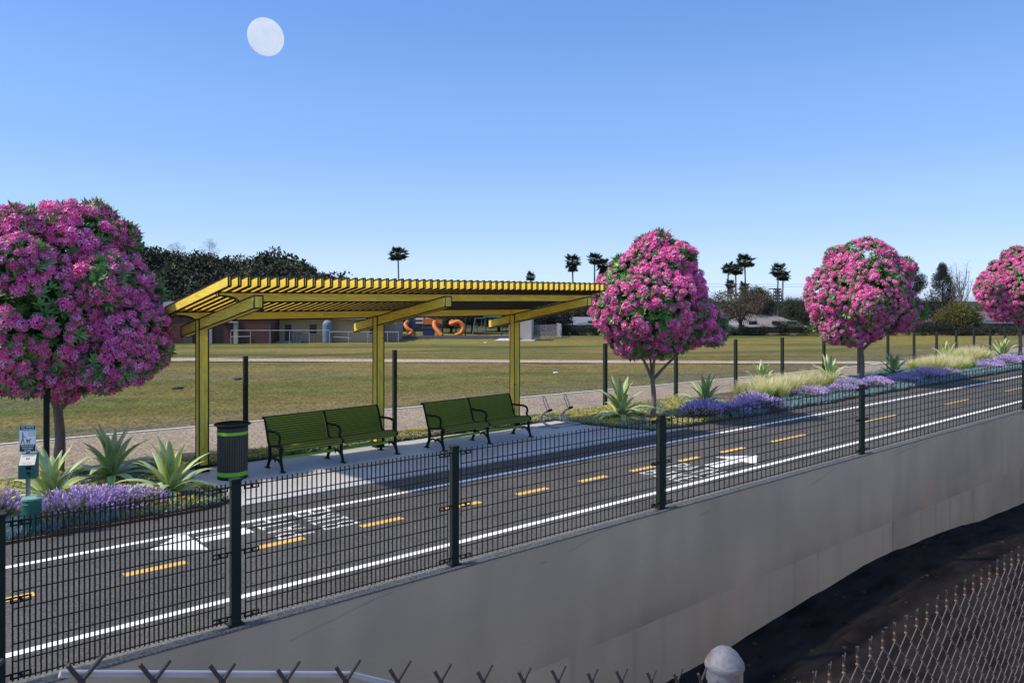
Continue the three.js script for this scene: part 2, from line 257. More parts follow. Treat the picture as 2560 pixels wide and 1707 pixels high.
// retaining wall of the channel, channel floor, near bank
{
  const g = boxUV(new THREE.BoxGeometry(182, 2.985, .21)); g.translate(69, -1.5065, -7.153); // top 5 mm under the asphalt slab's underside
  const w = struct('channel_wall', merge([g]), M.wall, 'tall smooth grey concrete retaining wall below the bike path', 'wall');
  part('wall_cap', boxUV(box(182, .012, .216, 69, -.004, -7.150)), ground([.235, .232, .228], { map: M.asphalt.map }), w);
  const xs = [], zs = [], pos = [], uv = [], idx = [];
  for (let x = -30; x <= 150; x += x > -2 && x < 44 ? .5 : 4) xs.push(x); for (let z = -7.2; z <= 12; z += .3) zs.push(z);
  for (const z of zs) for (const x of xs) { const bank = .34 * Math.exp(-Math.pow((x - 16) / 4.5, 2)) * smooth(-4.6, -6.8, z); pos.push(x, -2.46 + bank + .16 * (fbm(x * .7, z * 1.1, 4, 0, 95) - .5), z); uv.push(x, z); }
  for (let j = 0; j < zs.length - 1; j++) for (let i = 0; i < xs.length - 1; i++) { const a = j * xs.length + i; idx.push(a, a + xs.length, a + 1, a + 1, a + xs.length, a + xs.length + 1); }
  const f = new THREE.BufferGeometry(); f.setAttribute('position', new THREE.Float32BufferAttribute(pos, 3)); f.setAttribute('uv', new THREE.Float32BufferAttribute(uv, 2)); f.setIndex(idx); f.computeVertexNormals();
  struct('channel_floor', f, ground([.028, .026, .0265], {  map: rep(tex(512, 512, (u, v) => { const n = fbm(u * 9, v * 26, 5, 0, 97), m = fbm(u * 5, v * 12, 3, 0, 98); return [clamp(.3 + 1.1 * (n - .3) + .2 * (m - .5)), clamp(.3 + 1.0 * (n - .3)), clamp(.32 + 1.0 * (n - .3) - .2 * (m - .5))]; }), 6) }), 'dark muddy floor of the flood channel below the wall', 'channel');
  { const R = RNG(61), m = [], sg = new THREE.IcosahedronGeometry(1, 1), p = sg.attributes.position; for (let k = 0; k < p.count; k++) { const a = .75 + .5 * vnoise(p.getX(k) * 2 + 7, p.getY(k) * 2 + p.getZ(k) * 3, 0, 3); p.setXYZ(k, p.getX(k) * a, p.getY(k) * a * .6, p.getZ(k) * a); } sg.computeVertexNormals();
    for (let i = 0; i < 800; i++) { const x = mix(3, 34, R()), z = mix(-6.9, -2, Math.pow(R(), 1.5)), bank = .34 * Math.exp(-Math.pow((x - 16) / 4.5, 2)) * smooth(-4.6, -6.8, z); m.push(M4(x, -2.46 + bank + .16 * (fbm(x * .7, z * 1.1, 4, 0, 95) - .5), z, R() * 6, mix(.012, .05, Math.pow(R(), 3)))); }
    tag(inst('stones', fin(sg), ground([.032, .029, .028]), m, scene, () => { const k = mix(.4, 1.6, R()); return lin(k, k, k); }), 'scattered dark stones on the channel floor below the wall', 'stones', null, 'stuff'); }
  struct('near_channel_wall', slab([[-30, -1.12], [150, -1.12], [150, -.8], [-30, -.8]], -3, 1.05), mat([.58, .50, .41], .95), 'pale concrete wall on the near side of the channel', 'wall');
  struct('near_bank', slab([[-30, -.8], [150, -.8], [150, 14], [-30, 14]], -3, 1.03), mat([.36, .30, .23], 1), 'dirt bank on the near side of the channel', 'bank');
}
// ------------------------------------------------------------------ mesh fence on the wall
{
  const t = thing('mesh_fence', 'black welded mesh fence along the top of the channel wall', 'fence');
  const px = [.93, 2.785, 5.3, 9.0, 15.2, 24.76, 36], wd = [.095, .09, .09, .115, .135, .14, .14], Z = -7.17, bars = [44, 46, 46, 46, 47, 34];
  const postG = (w) => merge([box(w, 1.375, .06, 0, .6475, 0), box(w + .012, .02, .072, 0, 1.343, 0)]);
  px.forEach((x, i) => { const p = part('post', postG(wd[i]), M.fenceGreen, t); p.position.set(x, 0, Z); const b = part('base_plate', box(wd[i] + .05, .014, .11, 0, .007, 0), M.fenceGreen, p); });
  for (let i = 0; i < px.length - 1; i++) {
    const a = px[i] + wd[i] / 2 + .05, b = px[i + 1] - wd[i + 1] / 2 - .05, L = b - a, far = i > 2, r = far ? .0086 : .0068;
    const pn = new THREE.Group(); pn.name = 'mesh_panel'; pn.position.set(a, 0, Z + .002); t.add(pn);
    const vg = new THREE.CylinderGeometry(r, r, 1.285, 6), hg = new THREE.CylinderGeometry(r * .85, r * .85, L, 6); hg.rotateZ(PI / 2);
    const n = bars[i] - 1; for (let k = 0; k <= n; k++) { const q = part('vertical_bar', vg, M.black, pn); q.position.set(L * k / n, .03 + 1.285 / 2, 0); }
    for (let k = 0; k < 10; k++) { const q = part('horizontal_wire', hg, M.black, pn); q.position.set(L / 2, .045 + k * .1365, -r * 1.8); }
    for (const [e, dir] of [[0, 1], [L, -1]]) for (const y of [1.265, .665, .075]) {
      const c = part('clamp', [box(.05, .012, .012, dir * -.03, .018, .012), box(.14, .01, .014, dir * .05, .020, .014), box(.14, .01, .014, dir * .05, -.016, .014), box(.01, .045, .014, dir * .12, .002, .014), box(.01, .045, .014, dir * -.015, .002, .014), bar(V(dir * .055, .002, 0), V(dir * .055, .002, .024), .012, 8)], M.black, pn); c.position.set(e, y, 0);
    }
  }
}
// fence at the back of the planting: tall dark posts and thin wires
{
  const t = thing('post_fence', 'tall dark fence posts with thin wires behind the planting', 'fence');
  const px = [2.59, 5.93, 9.28, 12.74, 16.09, 19.24, 22.4, 25.28, 28.23, 31.04, 33.66, 36.27, 38.75, 41.1, 43.41, 45.67, 47.96, 50.3], hs = [1.95, 1.93, 1.91, 1.86, 1.81, 1.76, 1.72, 1.69, 1.66, 1.62, 1.6, 1.58, 1.57, 1.56, 1.55, 1.54, 1.53, 1.52];
  px.forEach((x, i) => { const w = x < 10 ? .08 : .095; const p = part('post', box(w, hs[i], w * .9, 0, hs[i] / 2, 0), M.fenceGreen, t); p.position.set(x, 0, -14.76); });
  const Z = -14.69;
  for (let i = 0; i < px.length - 1; i++) {
    const h0 = hs[i] - .04, h1 = hs[i + 1] - .04;
    part('top_wire', bar(V(px[i], h0, Z), V(px[i + 1], h1, Z), .0035, 5), M.galv, t);
    const q0 = .13, n = Math.round((px[i + 1] - px[i]) / q0), g = [];
    if (i < 11) { for (let k = -15; k < n; k++) for (const dd of [1, -1]) { let a = k * q0, b = a + h0; const A = Math.max(0, -a), B = Math.min(h0, (px[i + 1] - px[i]) - a); if (B > A) { const f = dd > 0 ? (q) => q : (q) => h0 - q; g.push(bar(V(px[i] + a + A, f(A) + .02, Z), V(px[i] + a + B, f(B) + .02, Z), .0009, 3, .0009, true)); } }
      part('wire_netting', g, M.galv, t, 'stuff'); }
  }
}
// ------------------------------------------------------------------ pergola
{
  const t = thing('pergola', 'yellow stained timber pergola with slatted sloping roof over the benches', 'pergola');
  const yb = (z) => 2.80 + .165 * (z + 14.1);            // underside of the rafters
  const R = .012;
  const member = (name, c, long, parent, r = R) => { const m = part(name, hexa(c, long), M.wood, parent); part('edge_line', hexEdges(c, r), M.outline, m); return m; };
  for (const x of [4.80, 8.33, 12.0]) {
    member('post', cornersBox(x - .08, x + .08, .02, yb(-13.86) - .17, -13.94, -13.78), 1, t);
    part('post_base', [box(.2, .012, .2, x, .03, -13.86), box(.172, .12, .172, x, .085, -13.86)], M.black, t); part('bolt', [[-.05, .2], [.05, .2], [-.04, -.3], [.04, -.3]].map(([q, h]) => bar(V(x + q, yb(-13.86) - .34 + h * .35, -13.775), V(x + q, yb(-13.86) - .34 + h * .35, -13.762), .013, 8)), M.steel, t);
    const z0 = -14.75, z1 = -11.45, a = x - .07, b = x + .07, f = (z) => yb(z) - .165, h = .19;
    member('arm', [[a, f(z1) - h, z1], [b, f(z1) - h, z1], [b, f(z0) - h, z0], [a, f(z0) - h, z0], [a, f(z1), z1], [b, f(z1), z1], [b, f(z0), z0], [a, f(z0), z0]], 2, t);
  }
  for (const [z, x0, x1] of [[-12.1, 4.42, 12.86], [-14.1, 4.42, 12.80]]) {   // long beams with a quarter-round cut at both ends
    const y1 = yb(z) - .006, y0 = y1 - .15, s = new THREE.Shape(), n = 8, A = [];
    const cut = (k) => { const u = k / n * PI / 2; return [.32 * Math.sin(u) , .05 + .10 * (1 - Math.cos(u))]; };
    A.push([x0, y1]); for (let k = 0; k <= n; k++) { const [q, w] = cut(k); A.push([x0 + q, y1 - w]); } for (let k = n; k >= 0; k--) { const [q, w] = cut(k); A.push([x1 - q, y1 - w]); } A.push([x1, y1]);
    A.forEach(([x, y], i) => i ? s.lineTo(x, y) : s.moveTo(x, y));
    const g = new THREE.ExtrudeGeometry(s, { depth: .09, bevelEnabled: false }); g.translate(0, 0, z - .045);
    const m = part('beam', boxUV(g, 0), M.wood, t);
    part('edge_line', merge([z - .045, z + .045].flatMap((q) => A.map(([x, y], i) => { const [x2, y2] = A[(i + 1) % A.length]; return bar(V(x, y, q), V(x2, y2, q), R, 4, R, true); }))), M.outline, m);
  }
  const N = 55; for (let i = 0; i < N; i++) {
    const x = 4.42 + (12.62 - 4.42) * i / (N - 1), a = x - .021, b = x + .021, z0 = -14.75, z1 = -11.6, h = .158;
    member('rafter', [[a, yb(z1), z1], [b, yb(z1), z1], [b, yb(z0), z0], [a, yb(z0), z0], [a, yb(z1) + h, z1], [b, yb(z1) + h, z1], [b, yb(z0) + h, z0], [a, yb(z0) + h, z0]], 2, t, .0115);
  }
}
// ------------------------------------------------------------------ benches
function bench(label, x, z, turn) {
  const t = thing('park_bench', label, 'bench', x, .022, z, turn, 'green slatted benches under the pergola');
  const prof = new THREE.CatmullRomCurve3([V(0, .37, .06), V(0, .425, .055), V(0, .445, -.02), V(0, .425, -.2), V(0, .405, -.38), V(0, .43, -.455), V(0, .55, -.50), V(0, .72, -.56), V(0, .84, -.61), V(0, .885, -.645), V(0, .87, -.69)]);
  const n = 27, half = 1.2, slE = merge([-1, 1].map((k) => bar(V(-half / 2 + .03, .0045, k * .0165), V(half / 2 - .03, .0045, k * .0165), .0105, 4)));
  const sg = new THREE.BoxGeometry(half - .05, .009, .034);
  for (let i = 0; i < n; i++) {
    const P = prof.getPointAt(i / (n - 1)), T = prof.getTangentAt(i / (n - 1));
    for (const k of [-1, 1]) { const s = part('slat', sg, M.slatGreen, t); part('slat_edge', slE, M.outline, s); s.position.set(k * half / 2, P.y, P.z); s.rotation.x = Math.atan2(-T.y, T.z); }
  }
  for (const k of [-1, 0, 1]) {
    const X = k * half, f = new THREE.Group(); f.name = 'end_frame'; f.position.x = X; t.add(f);
    part('rib', tube(prof.getPoints(18).map((p) => V(0, p.y - .006, p.z + .004)), .022, 40), M.black, f);
    part('leg', [limb([V(0, .41, 0), V(0, .25, .0), V(0, .16, .01), V(0, .07, .045), V(0, .0, .07)], .031, .027, 8, 14), box(.06, .018, .12, 0, .009, .075)], M.black, f);
    part('leg', [limb([V(0, .41, -.42), V(0, .25, -.41), V(0, .16, -.42), V(0, .07, -.47), V(0, 0, -.5)], .031, .027, 8, 14), box(.06, .018, .12, 0, .009, -.5)], M.black, f);
    part('arch', [tube([V(0, .09, -.45), V(0, .17, -.38), V(0, .2, -.28), V(0, .185, -.21), V(0, .2, -.14), V(0, .17, -.05), V(0, .09, .03)], .02, 24), bar(V(0, .135, -.21), V(0, .2, -.21), .004, 8, .028)], M.black, f);
    part('armrest', tube([V(0, .655, -.53), V(0, .66, -.4), V(0, .66, -.16), V(0, .63, -.06), V(0, .56, -.035), V(0, .50, -.06), V(0, .45, -.03)], .024, 30), M.black, f);
  }
  for (const k of [-1, 1]) part('stretcher', bar(V(k * .03, .2, -.21), V(k * (half - .03), .2, -.21), .026, 10), M.stretcher, t);
  return t;
}
bench('green slatted metal bench beside the litter bin, left of the middle post', 7.02, -12.99, .05);
bench('green slatted metal bench before the right pergola post, next to the bike rack', 10.26, -12.72, .045);

// ------------------------------------------------------------------ litter bin
{
  const t = thing('litter_bin', 'dark slatted litter bin with bright green bands by left pergola post', 'litter bin', 5.02, .022, -13.05);
  const r = .24;
  part('liner', [new THREE.CylinderGeometry(r - .02, r - .02, .78, 32, 1, true).translate(0, .44, 0), new THREE.CylinderGeometry(r - .02, r - .02, .01, 32).translate(0, .07, 0)], mat([.03, .027, .027], .8), t);
  const sg = box(.026, .84, .008);
  for (let i = 0; i < 40; i++) { const a = i / 40 * 2 * PI, s = part('slat', sg, mat([.055, .056, .045], .6), t); s.position.set(Math.sin(a) * r, .45, Math.cos(a) * r); s.rotation.y = a; }
  const ring = (y, h, rr) => new THREE.LatheGeometry([new THREE.Vector2(rr, y), new THREE.Vector2(rr, y + h), new THREE.Vector2(rr - .006, y + h), new THREE.Vector2(rr - .006, y), new THREE.Vector2(rr, y)], 40);
  part('band', ring(.74, .05, r + .011), M.brightGreen, t); part('band', ring(.06, .07, r + .011), M.brightGreen, t);
  part('rim', [new THREE.TorusGeometry(r + .045, .014, 8, 40).rotateX(PI / 2).translate(0, .905, 0), new THREE.LatheGeometry([new THREE.Vector2(r, .84), new THREE.Vector2(r + .01, .87), new THREE.Vector2(r + .045, .9)], 40)], M.black, t);
  part('foot_ring', new THREE.TorusGeometry(r - .01, .016, 8, 40).rotateX(PI / 2).translate(0, .016, 0), M.black, t);
}
// ------------------------------------------------------------------ bike rack
{
  const t = thing('bike_rack', 'small steel bike rack with two curved arms right of the benches', 'bike rack', 12.95, .022, -13.38, .02);
  for (const z of [-.13, .17]) part('base_rail', [box(.98, .03, .045, z > 0 ? .12 : -.02, .015, z)], M.steel, t);
  for (const x of [-.36, .34]) {
    const h = new THREE.Group(); h.name = 'rack_arm'; h.position.set(x, 0, 0); t.add(h);
    // S bend in the plane across the rails, leaning loop above
    part('stem', tube([V(.12, .035, .24), V(.02, .05, .1), V(-.04, .11, -.08), V(-.05, .22, -.14), V(-.03, .33, -.08), V(.03, .40, .04)], .024, 30, 10), M.steel, h);
    part('collar', bar(V(-.02, .395, .035), V(.09, .415, .05), .03, 10), M.black, h);
    part('loop', [tube([V(-.03, .39, .03), V(-.065, .6, -.05), V(-.07, .68, -.075), V(-.04, .735, -.09), V(-.005, .69, -.07), V(.01, .6, -.04), V(.045, .40, .04)], .011, 36, 8)], M.steel, h);
  }
}
// ------------------------------------------------------------------ pet waste station
{
  const [X, Z] = [1.84, -11.68], t = thing('pet_waste_station', 'green pet waste station with sign, bag box and round bin', 'pet waste station', X, .03, Z, FACE + .25);
  const cv = (w, h, f) => { const c = document.createElement('canvas'); c.width = w; c.height = h; f(c.getContext('2d'), w, h); const q = new THREE.CanvasTexture(c); q.colorSpace = THREE.SRGBColorSpace; return q; };
  const green = '#0f4a3c';
  const sign = cv(380, 690, (g, w, h) => {
    g.fillStyle = '#eef1f0'; g.fillRect(0, 0, w, h); g.fillStyle = green; g.fillRect(8, 8, w - 16, 120); g.fillRect(8, 500, w - 16, 182);
    g.textAlign = 'center'; g.fillStyle = '#f4f6f5'; g.font = 'bold 58px sans-serif'; g.fillText('PET WASTE', w / 2, 68, 340); g.font = 'bold 30px sans-serif'; g.fillText('TRANSMITS DISEASE', w / 2, 112, 300);
    g.font = 'bold 50px sans-serif'; g.fillText('PLEASE KEEP', w / 2, 556, 330); g.fillText('THIS AREA', w / 2, 614, 260); g.fillText('CLEAN', w / 2, 670, 170);
    g.fillStyle = '#1c3a33'; g.textAlign = 'right'; g.font = 'bold 36px sans-serif'; g.fillText('LEASH AND CLEAN', w - 14, 172, 300); g.fillText('UP AFTER', w - 14, 226, 160); g.fillText('YOUR PET', w - 14, 282, 160);
    g.strokeStyle = green; g.fillStyle = green; g.lineCap = 'round'; g.lineWidth = 26;                                     // walker and dog
    g.beginPath(); g.arc(78, 212, 20, 0, 7); g.fill(); g.beginPath(); g.moveTo(78, 250); g.lineTo(82, 340); g.stroke();
    g.lineWidth = 20; g.beginPath(); g.moveTo(80, 345); g.lineTo(56, 410); g.lineTo(40, 470); g.moveTo(86, 345); g.lineTo(100, 410); g.lineTo(112, 470); g.stroke();
    g.lineWidth = 14; g.beginPath(); g.moveTo(84, 262); g.lineTo(118, 300); g.lineTo(150, 318); g.moveTo(40, 472); g.lineTo(24, 474); g.moveTo(112, 472); g.lineTo(124, 474); g.stroke();
    g.lineWidth = 5; g.beginPath(); g.moveTo(150, 318); g.lineTo(178, 380); g.stroke();
    g.lineWidth = 34; g.beginPath(); g.moveTo(184, 396); g.lineTo(232, 396); g.stroke(); g.lineWidth = 12; g.beginPath(); for (const q of [176, 192, 226, 242]) { g.moveTo(q, 404); g.lineTo(q - 4, 468); } g.moveTo(240, 388); g.lineTo(256, 366); g.moveTo(168, 392); g.lineTo(158, 366); g.stroke(); g.beginPath(); g.arc(258, 366, 15, 0, 7); g.fill();
  });
  const boxLabel = cv(320, 240, (g, w, h) => {
    g.fillStyle = '#e3d9c9'; g.fillRect(0, 0, w, h); g.fillStyle = '#181818'; g.textAlign = 'center'; g.font = 'bold 56px sans-serif'; g.fillText('DOGIPOT', w / 2, 54, 250);
    g.lineWidth = 16; g.strokeStyle = '#181818'; g.beginPath(); g.moveTo(130, 75); g.lineTo(140, 125); g.moveTo(190, 75); g.lineTo(178, 125); g.moveTo(135, 98); g.lineTo(185, 98); g.stroke();
    g.fillStyle = '#6b5a44'; g.font = 'bold 26px sans-serif'; g.fillText('PLEASE CLEAN UP', w / 2, 196, 260); g.fillText('AFTER YOUR PET', w / 2, 226, 240);
  });
  const plate = (m, w, h) => new THREE.MeshStandardMaterial({ map: m, roughness: .5 });
  part('post', [box(.045, 1.3, .006, 0, .65, -.02), box(.006, 1.3, .02, -.0225, .65, -.01), box(.006, 1.3, .02, .0225, .65, -.01)], M.steel, t);
  const holes = []; for (let y = .5; y < 1.2; y += .026) for (const x of [-.011, .011]) holes.push(new THREE.CylinderGeometry(.0055, .0055, .004, 6).rotateX(PI / 2).translate(x, y, -.0155)); part('post_hole', holes, M.black, t, 'stuff');
  const s = part('sign', box(.19, .345, .006, .0, 1.2, .004), M.steel, t); const sf = new THREE.PlaneGeometry(.187, .342); part('sign_face', sf, plate(sign), s).position.set(0, 1.2, .0085);
  // dispenser with sloping front
  const sh = new THREE.Shape([[-.05, 0], [.085, 0], [.085, .17], [.0, .30], [-.05, .30]].map((q) => new THREE.Vector2(...q)));
  const dg = new THREE.ExtrudeGeometry(sh, { depth: .19, bevelEnabled: true, bevelSize: .003, bevelThickness: .003, bevelSegments: 1 }); dg.rotateY(-PI / 2); dg.translate(.095, 0, 0);
  const db = part('bag_box', dg, M.signGreen, t); db.position.set(.015, .70, 0);
  const lp = part('box_label', new THREE.PlaneGeometry(.18, .148), plate(boxLabel), db); lp.position.set(0, .236, .0475); lp.rotation.x = -Math.atan2(.085, .13);
  part('slot', [box(.06, .045, .008, .02, .135, .09), box(.04, .03, .008, .02, .07, .09), bar(V(.03, .03, .086), V(.03, .03, .098), .007, 8)], M.black, db);
  // bin
  const bn = part('bin', [new THREE.CylinderGeometry(.108, .108, .44, 36, 1).translate(0, .22, 0), new THREE.TorusGeometry(.109, .006, 6, 36).rotateX(PI / 2).translate(0, .39, 0)], M.signGreen, t); bn.position.set(.075, 0, .09);
  const dots = []; for (let j = 0; j < 15; j++) for (let i = 0; i < 44; i++) { const a = (i + (j % 2) / 2) / 44 * 2 * PI; dots.push(new THREE.CircleGeometry(.0045, 5).translate(0, .03 + j * .0235, .1088).rotateY(a)); } part('bin_hole', dots, mat([.004, .02, .016], .9), bn, 'stuff');
  part('lid', [new THREE.CylinderGeometry(.116, .116, .022, 36).translate(0, .45, 0)], mat([.2, .4, .36], .35), bn);
}
// ------------------------------------------------------------------ flowering trees
const RGT = V(sy, 0, cy), FWD = V(cy, 0, -sy), CAM = camera.position.clone();
function colored(g, f) { const p = g.attributes.position, c = new Float32Array(p.count * 3); for (let i = 0; i < p.count; i++) c.set(f(i, p), i * 3); g.setAttribute('color', new THREE.BufferAttribute(c, 3)); return g; }
function leafShape(L, w, droop, seg = 3) {                    // a leaf along +Y, midrib lighter
  const pos = [], idx = [], col = [];
  for (let i = 0; i <= seg; i++) { const t = i / seg, q = w * Math.sin(PI * Math.pow(t, .8) * .97 + .04), z = droop * t * t; for (const k of [-1, 0, 1]) { pos.push(k * q, L * t, z - Math.abs(k) * w * .25); col.push(...(k ? [.62, .85, .6] : [1.7, 1.9, 1.4])); } }
  for (let i = 0; i < seg; i++) for (let k = 0; k < 2; k++) { const a = i * 3 + k; idx.push(a, a + 1, a + 3, a + 1, a + 4, a + 3); }
  const g = new THREE.BufferGeometry(); g.setAttribute('position', new THREE.Float32BufferAttribute(pos, 3)); g.setAttribute('color', new THREE.Float32BufferAttribute(col, 3)); g.setIndex(idx); g.computeVertexNormals(); return g;
}
function trussGeo(seed) {                                     // rhododendron truss, unit radius, opening towards +Y
  const R = RNG(seed), l = [];
  const NF = 20; for (let i = 0; i < NF; i++) {
    const t = (i + .5) / NF, th = Math.acos(1 - 1.25 * t) , ph = i * 2.4 + R() * .5, n = V(Math.sin(th) * Math.cos(ph), Math.cos(th), Math.sin(th) * Math.sin(ph)), k = mix(.82, 1.25, R()), hue = R();
    const pos = [], col = [];
    for (let p = 0; p < 5; p++) {
      const a = p / 5 * 2 * PI + R() * .3, b = a + .86, m = a + .43, r = .44 * (.7 + .55 * R());
      const C0 = [0, 0, 0], A = [Math.cos(a) * r * .62, .09, Math.sin(a) * r * .58], B = [Math.cos(b) * r * .62, .09, Math.sin(b) * r * .58], T = [Math.cos(m) * r, .02 + .20 * R(), Math.sin(m) * r];
      pos.push(...C0, ...A, ...T, ...C0, ...T, ...B);
      const lo = [1.0 * k, .05 * k, .36 * k], hi = [1.1 * k, mix(.10, .72, Math.pow(hue, 2.4)) * k, mix(.48, .76, hue) * k];
      col.push(...lo, ...hi, ...hi, ...lo, ...hi, ...hi);
    }
    const g = new THREE.BufferGeometry(); g.setAttribute('position', new THREE.Float32BufferAttribute(pos, 3)); g.setAttribute('color', new THREE.Float32BufferAttribute(col.map((q) => Math.min(q, .95)), 3)); g.computeVertexNormals();
    g.applyQuaternion(new THREE.Quaternion().setFromUnitVectors(V(0, 1, 0), n)); const q = mix(.5, .9, R()); g.translate(n.x * q, n.y * q * .8, n.z * q); l.push(g);
  }
  return merge(l);
}
const trusses = [1, 2, 3, 4, 5].map((s) => trussGeo(s * 31));
const whorls = [1, 2, 3].map((s) => { const R = RNG(s * 77), l = []; for (let i = 0; i < 9; i++) { const g = leafShape(mix(.9, 1.25, R()), .19, -.25); g.rotateX(mix(.75, 1.75, R())); g.rotateY(i / 9 * 2 * PI + R() * .4); l.push(g); } return merge(l); });
M.petal = leafMat([1, 1, 1], .28, { vertexColors: true, roughness: .6 });
M.bloomLeaf = leafMat([.16, .29, .12], .35, { vertexColors: true, roughness: .45 });
const blobs0 = [[.12, 3.75, 0, .85], [-.6, 2.9, 0, .95], [.55, 3.2, 0, .76], [.98, 2.45, 0, .64], [.1, 2.3, 0, .78], [-.55, 2.2, 0, .62], [-.05, 2.95, -.5, 1.0], [.1, 2.9, .5, 1.0], [-.35, 3.5, -.1, .7]];
function bloomTree(label, x, z, sa, y0, ysc, rs, seed, nParts, trunkR, fork) {
  const t = thing('flowering_tree', label, 'tree', x, .03, z), R = RNG(seed);
  const bl = blobs0.map(([a, y, b, r]) => ({ c: V(RGT.x * a * sa + FWD.x * b * sa, y0 + (y - 1.53) * ysc, RGT.z * a * sa + FWD.z * b * sa), r: r * rs }));
  { const R2 = RNG(seed * 7 + 1), n0 = bl.length; for (let i = 0; i < 30; i++) { const b = bl[Math.floor(R2() * n0)], u = R2() * 1.7 - .8, a = R2() * 2 * PI, q = Math.sqrt(1 - u * u), p = V(Math.cos(a) * q, u, Math.sin(a) * q).multiplyScalar(b.r * mix(.72, .92, R2())).add(b.c); bl.push({ c: p, r: mix(.20, .42, R2()) * rs }); } }
  const inside = (p, k) => bl.some((b) => p.distanceTo(b.c) < b.r * k);
  const pts = [], dirOf = () => { const u = R() * 2 - 1, a = R() * 2 * PI, s = Math.sqrt(1 - u * u); return V(s * Math.cos(a), u, s * Math.sin(a)); };
  const grid = new Map(), key = (p, c) => [Math.floor(p.x / c), Math.floor(p.y / c), Math.floor(p.z / c)], gap = .128;
  const free = (p) => { const [i, j, k] = key(p, gap); for (let a = -1; a < 2; a++) for (let b = -1; b < 2; b++) for (let c = -1; c < 2; c++) for (const q of grid.get(`${i + a},${j + b},${k + c}`) ?? []) if (q.distanceTo(p) < gap) return false; return true; };
  const bulk = vnoise;
  for (let i = 0; i < 30000 && pts.length < 2500; i++) {
    const b = bl[Math.floor(R() * bl.length)], n = dirOf(), p = b.c.clone().addScaledVector(n, b.r * (1 - .10 * R() + .12 * (vnoise(n.x * 3 + 9, n.y * 4 + n.z * 3, 0, seed) - .5)));
    if (bl.some((q) => q !== b && p.distanceTo(q.c) < q.r * .9) || !free(p)) continue;
    const k = key(p, gap).join(); if (!grid.has(k)) grid.set(k, []); grid.get(k).push(p);
    pts.push({ p, n: n.clone().add(V(0, .45, 0)).normalize() });
  }
  // limbs and trunk
  const f = V(0, fork, 0), tr = [limb([V(0, -.03, 0), V(.03 * sa, fork * .5, .02), f], trunkR, trunkR * .72, 10, 12, .08, seed), limb([V(0, -.03, 0), V(0, .1, 0)], trunkR * 1.35, trunkR, 10, 4)];
  part('trunk', tr, M.bark, t);
  [[-.42, .75, .05], [.08, .95, -.1], [.75, .72, .1], [-.1, 1.3, .3]].forEach(([a, h, b], i) => { const P = RGT.clone().multiplyScalar(a * sa).addScaledVector(FWD, b).setY(fork + h * ysc); part('limb', limb([f.clone().setY(fork - .06), f.clone().lerp(P, .45).add(V(0, i === 2 ? -.02 : .06, 0)), P, P.clone().multiplyScalar(1.25).setY(fork + h * 1.9)], trunkR * (i === 3 ? .4 : .6), trunkR * .25, 8, 12, .08, seed + i), M.bark, t); });
  // leaves: whorls under the trusses and through the crown's outer volume
  const wl = [[], [], []];
  for (const { p, n } of pts) { const q = p.clone().addScaledVector(n, -.05); wl[Math.floor(R() * 3)].push(alignM(q, n.clone().add(V(R() - .5, R() - .5, R() - .5).multiplyScalar(.6)).normalize(), .135 * mix(.85, 1.2, R()), R() * 6)); }
  for (let i = 0; i < 3400; i++) { const b = bl[Math.floor(R() * bl.length)], n = dirOf(), p = b.c.clone().addScaledVector(n, b.r * mix(.5, .97, Math.sqrt(R()))); wl[i % 3].push(alignM(p, n.add(V(0, .3, 0)).normalize(), .15 * mix(.8, 1.25, R()), R() * 6)); }
  wl.forEach((l, i) => inst('leaves', whorls[i], M.bloomLeaf, l, t, () => { const k = mix(.55, 1.25, R()); return lin(k, k, k * mix(.8, 1.1, R())); }));
  // flower clusters: the nearest ones one by one, the others together
  const fl = pts.filter(({ p }) => vnoise(p.x * 2.3 + seed, p.y * 3.1 + p.z * 2.3, 0, seed + 5) > .26 || R() < .3).map((e) => ({ ...e, s: .112 * mix(.5, 1.35, R()), spin: R() * 6, d: e.p.clone().add(V(x, 0, z)).distanceTo(CAM) - (e.n.dot(CAM.clone().sub(V(x, 0, z)).setY(0).normalize())) })).sort((a, b) => a.d - b.d);
  const rest = trusses.map(() => []);
  fl.forEach((e, i) => { const k = Math.floor(R() * trusses.length), m = alignM(e.p, e.n, e.s, e.spin); if (i < nParts) { const o = part('flower_cluster', trusses[k], M.petal, t); o.applyMatrix4(m); } else rest[k].push(m); });
  rest.forEach((l, i) => l.length && inst('flower_clusters', trusses[i], M.petal, l, t, () => { const k = mix(.8, 1.1, R()); return lin(k, k, k); }));
  return t;
}
bloomTree('large pink flowering tree above the pet waste station', 2.86, -15.35, 1.22, 1.30, 1.09, 1.13, 11, 300, .098, 1.14);
bloomTree('pink flowering tree in a ring of brown mulch just right of the pergola', 15.5, -12.62, 1, 1.53, 1, 1, 12, 300, .072, 1.02);
bloomTree('pink flowering tree second from the right, over lavender by the path', 28.1, -13.27, 1.37, 1.58, 1.17, 1.27, 13, 200, .095, 1.2);
bloomTree('pink flowering tree cut off by the right edge, farthest along the path', 44.1, -12.95, 1.42, 1.93, 1.16, 1.28, 14, 120, .1, 1.5);
tag(part('mulch_ring', [new THREE.CylinderGeometry(.38, .45, .03, 24).translate(15.5, .05, -12.62)], mat([.20, .085, .035], 1), scene), 'round patch of red brown mulch at the foot of the pink tree', 'mulch', null, 'stuff');

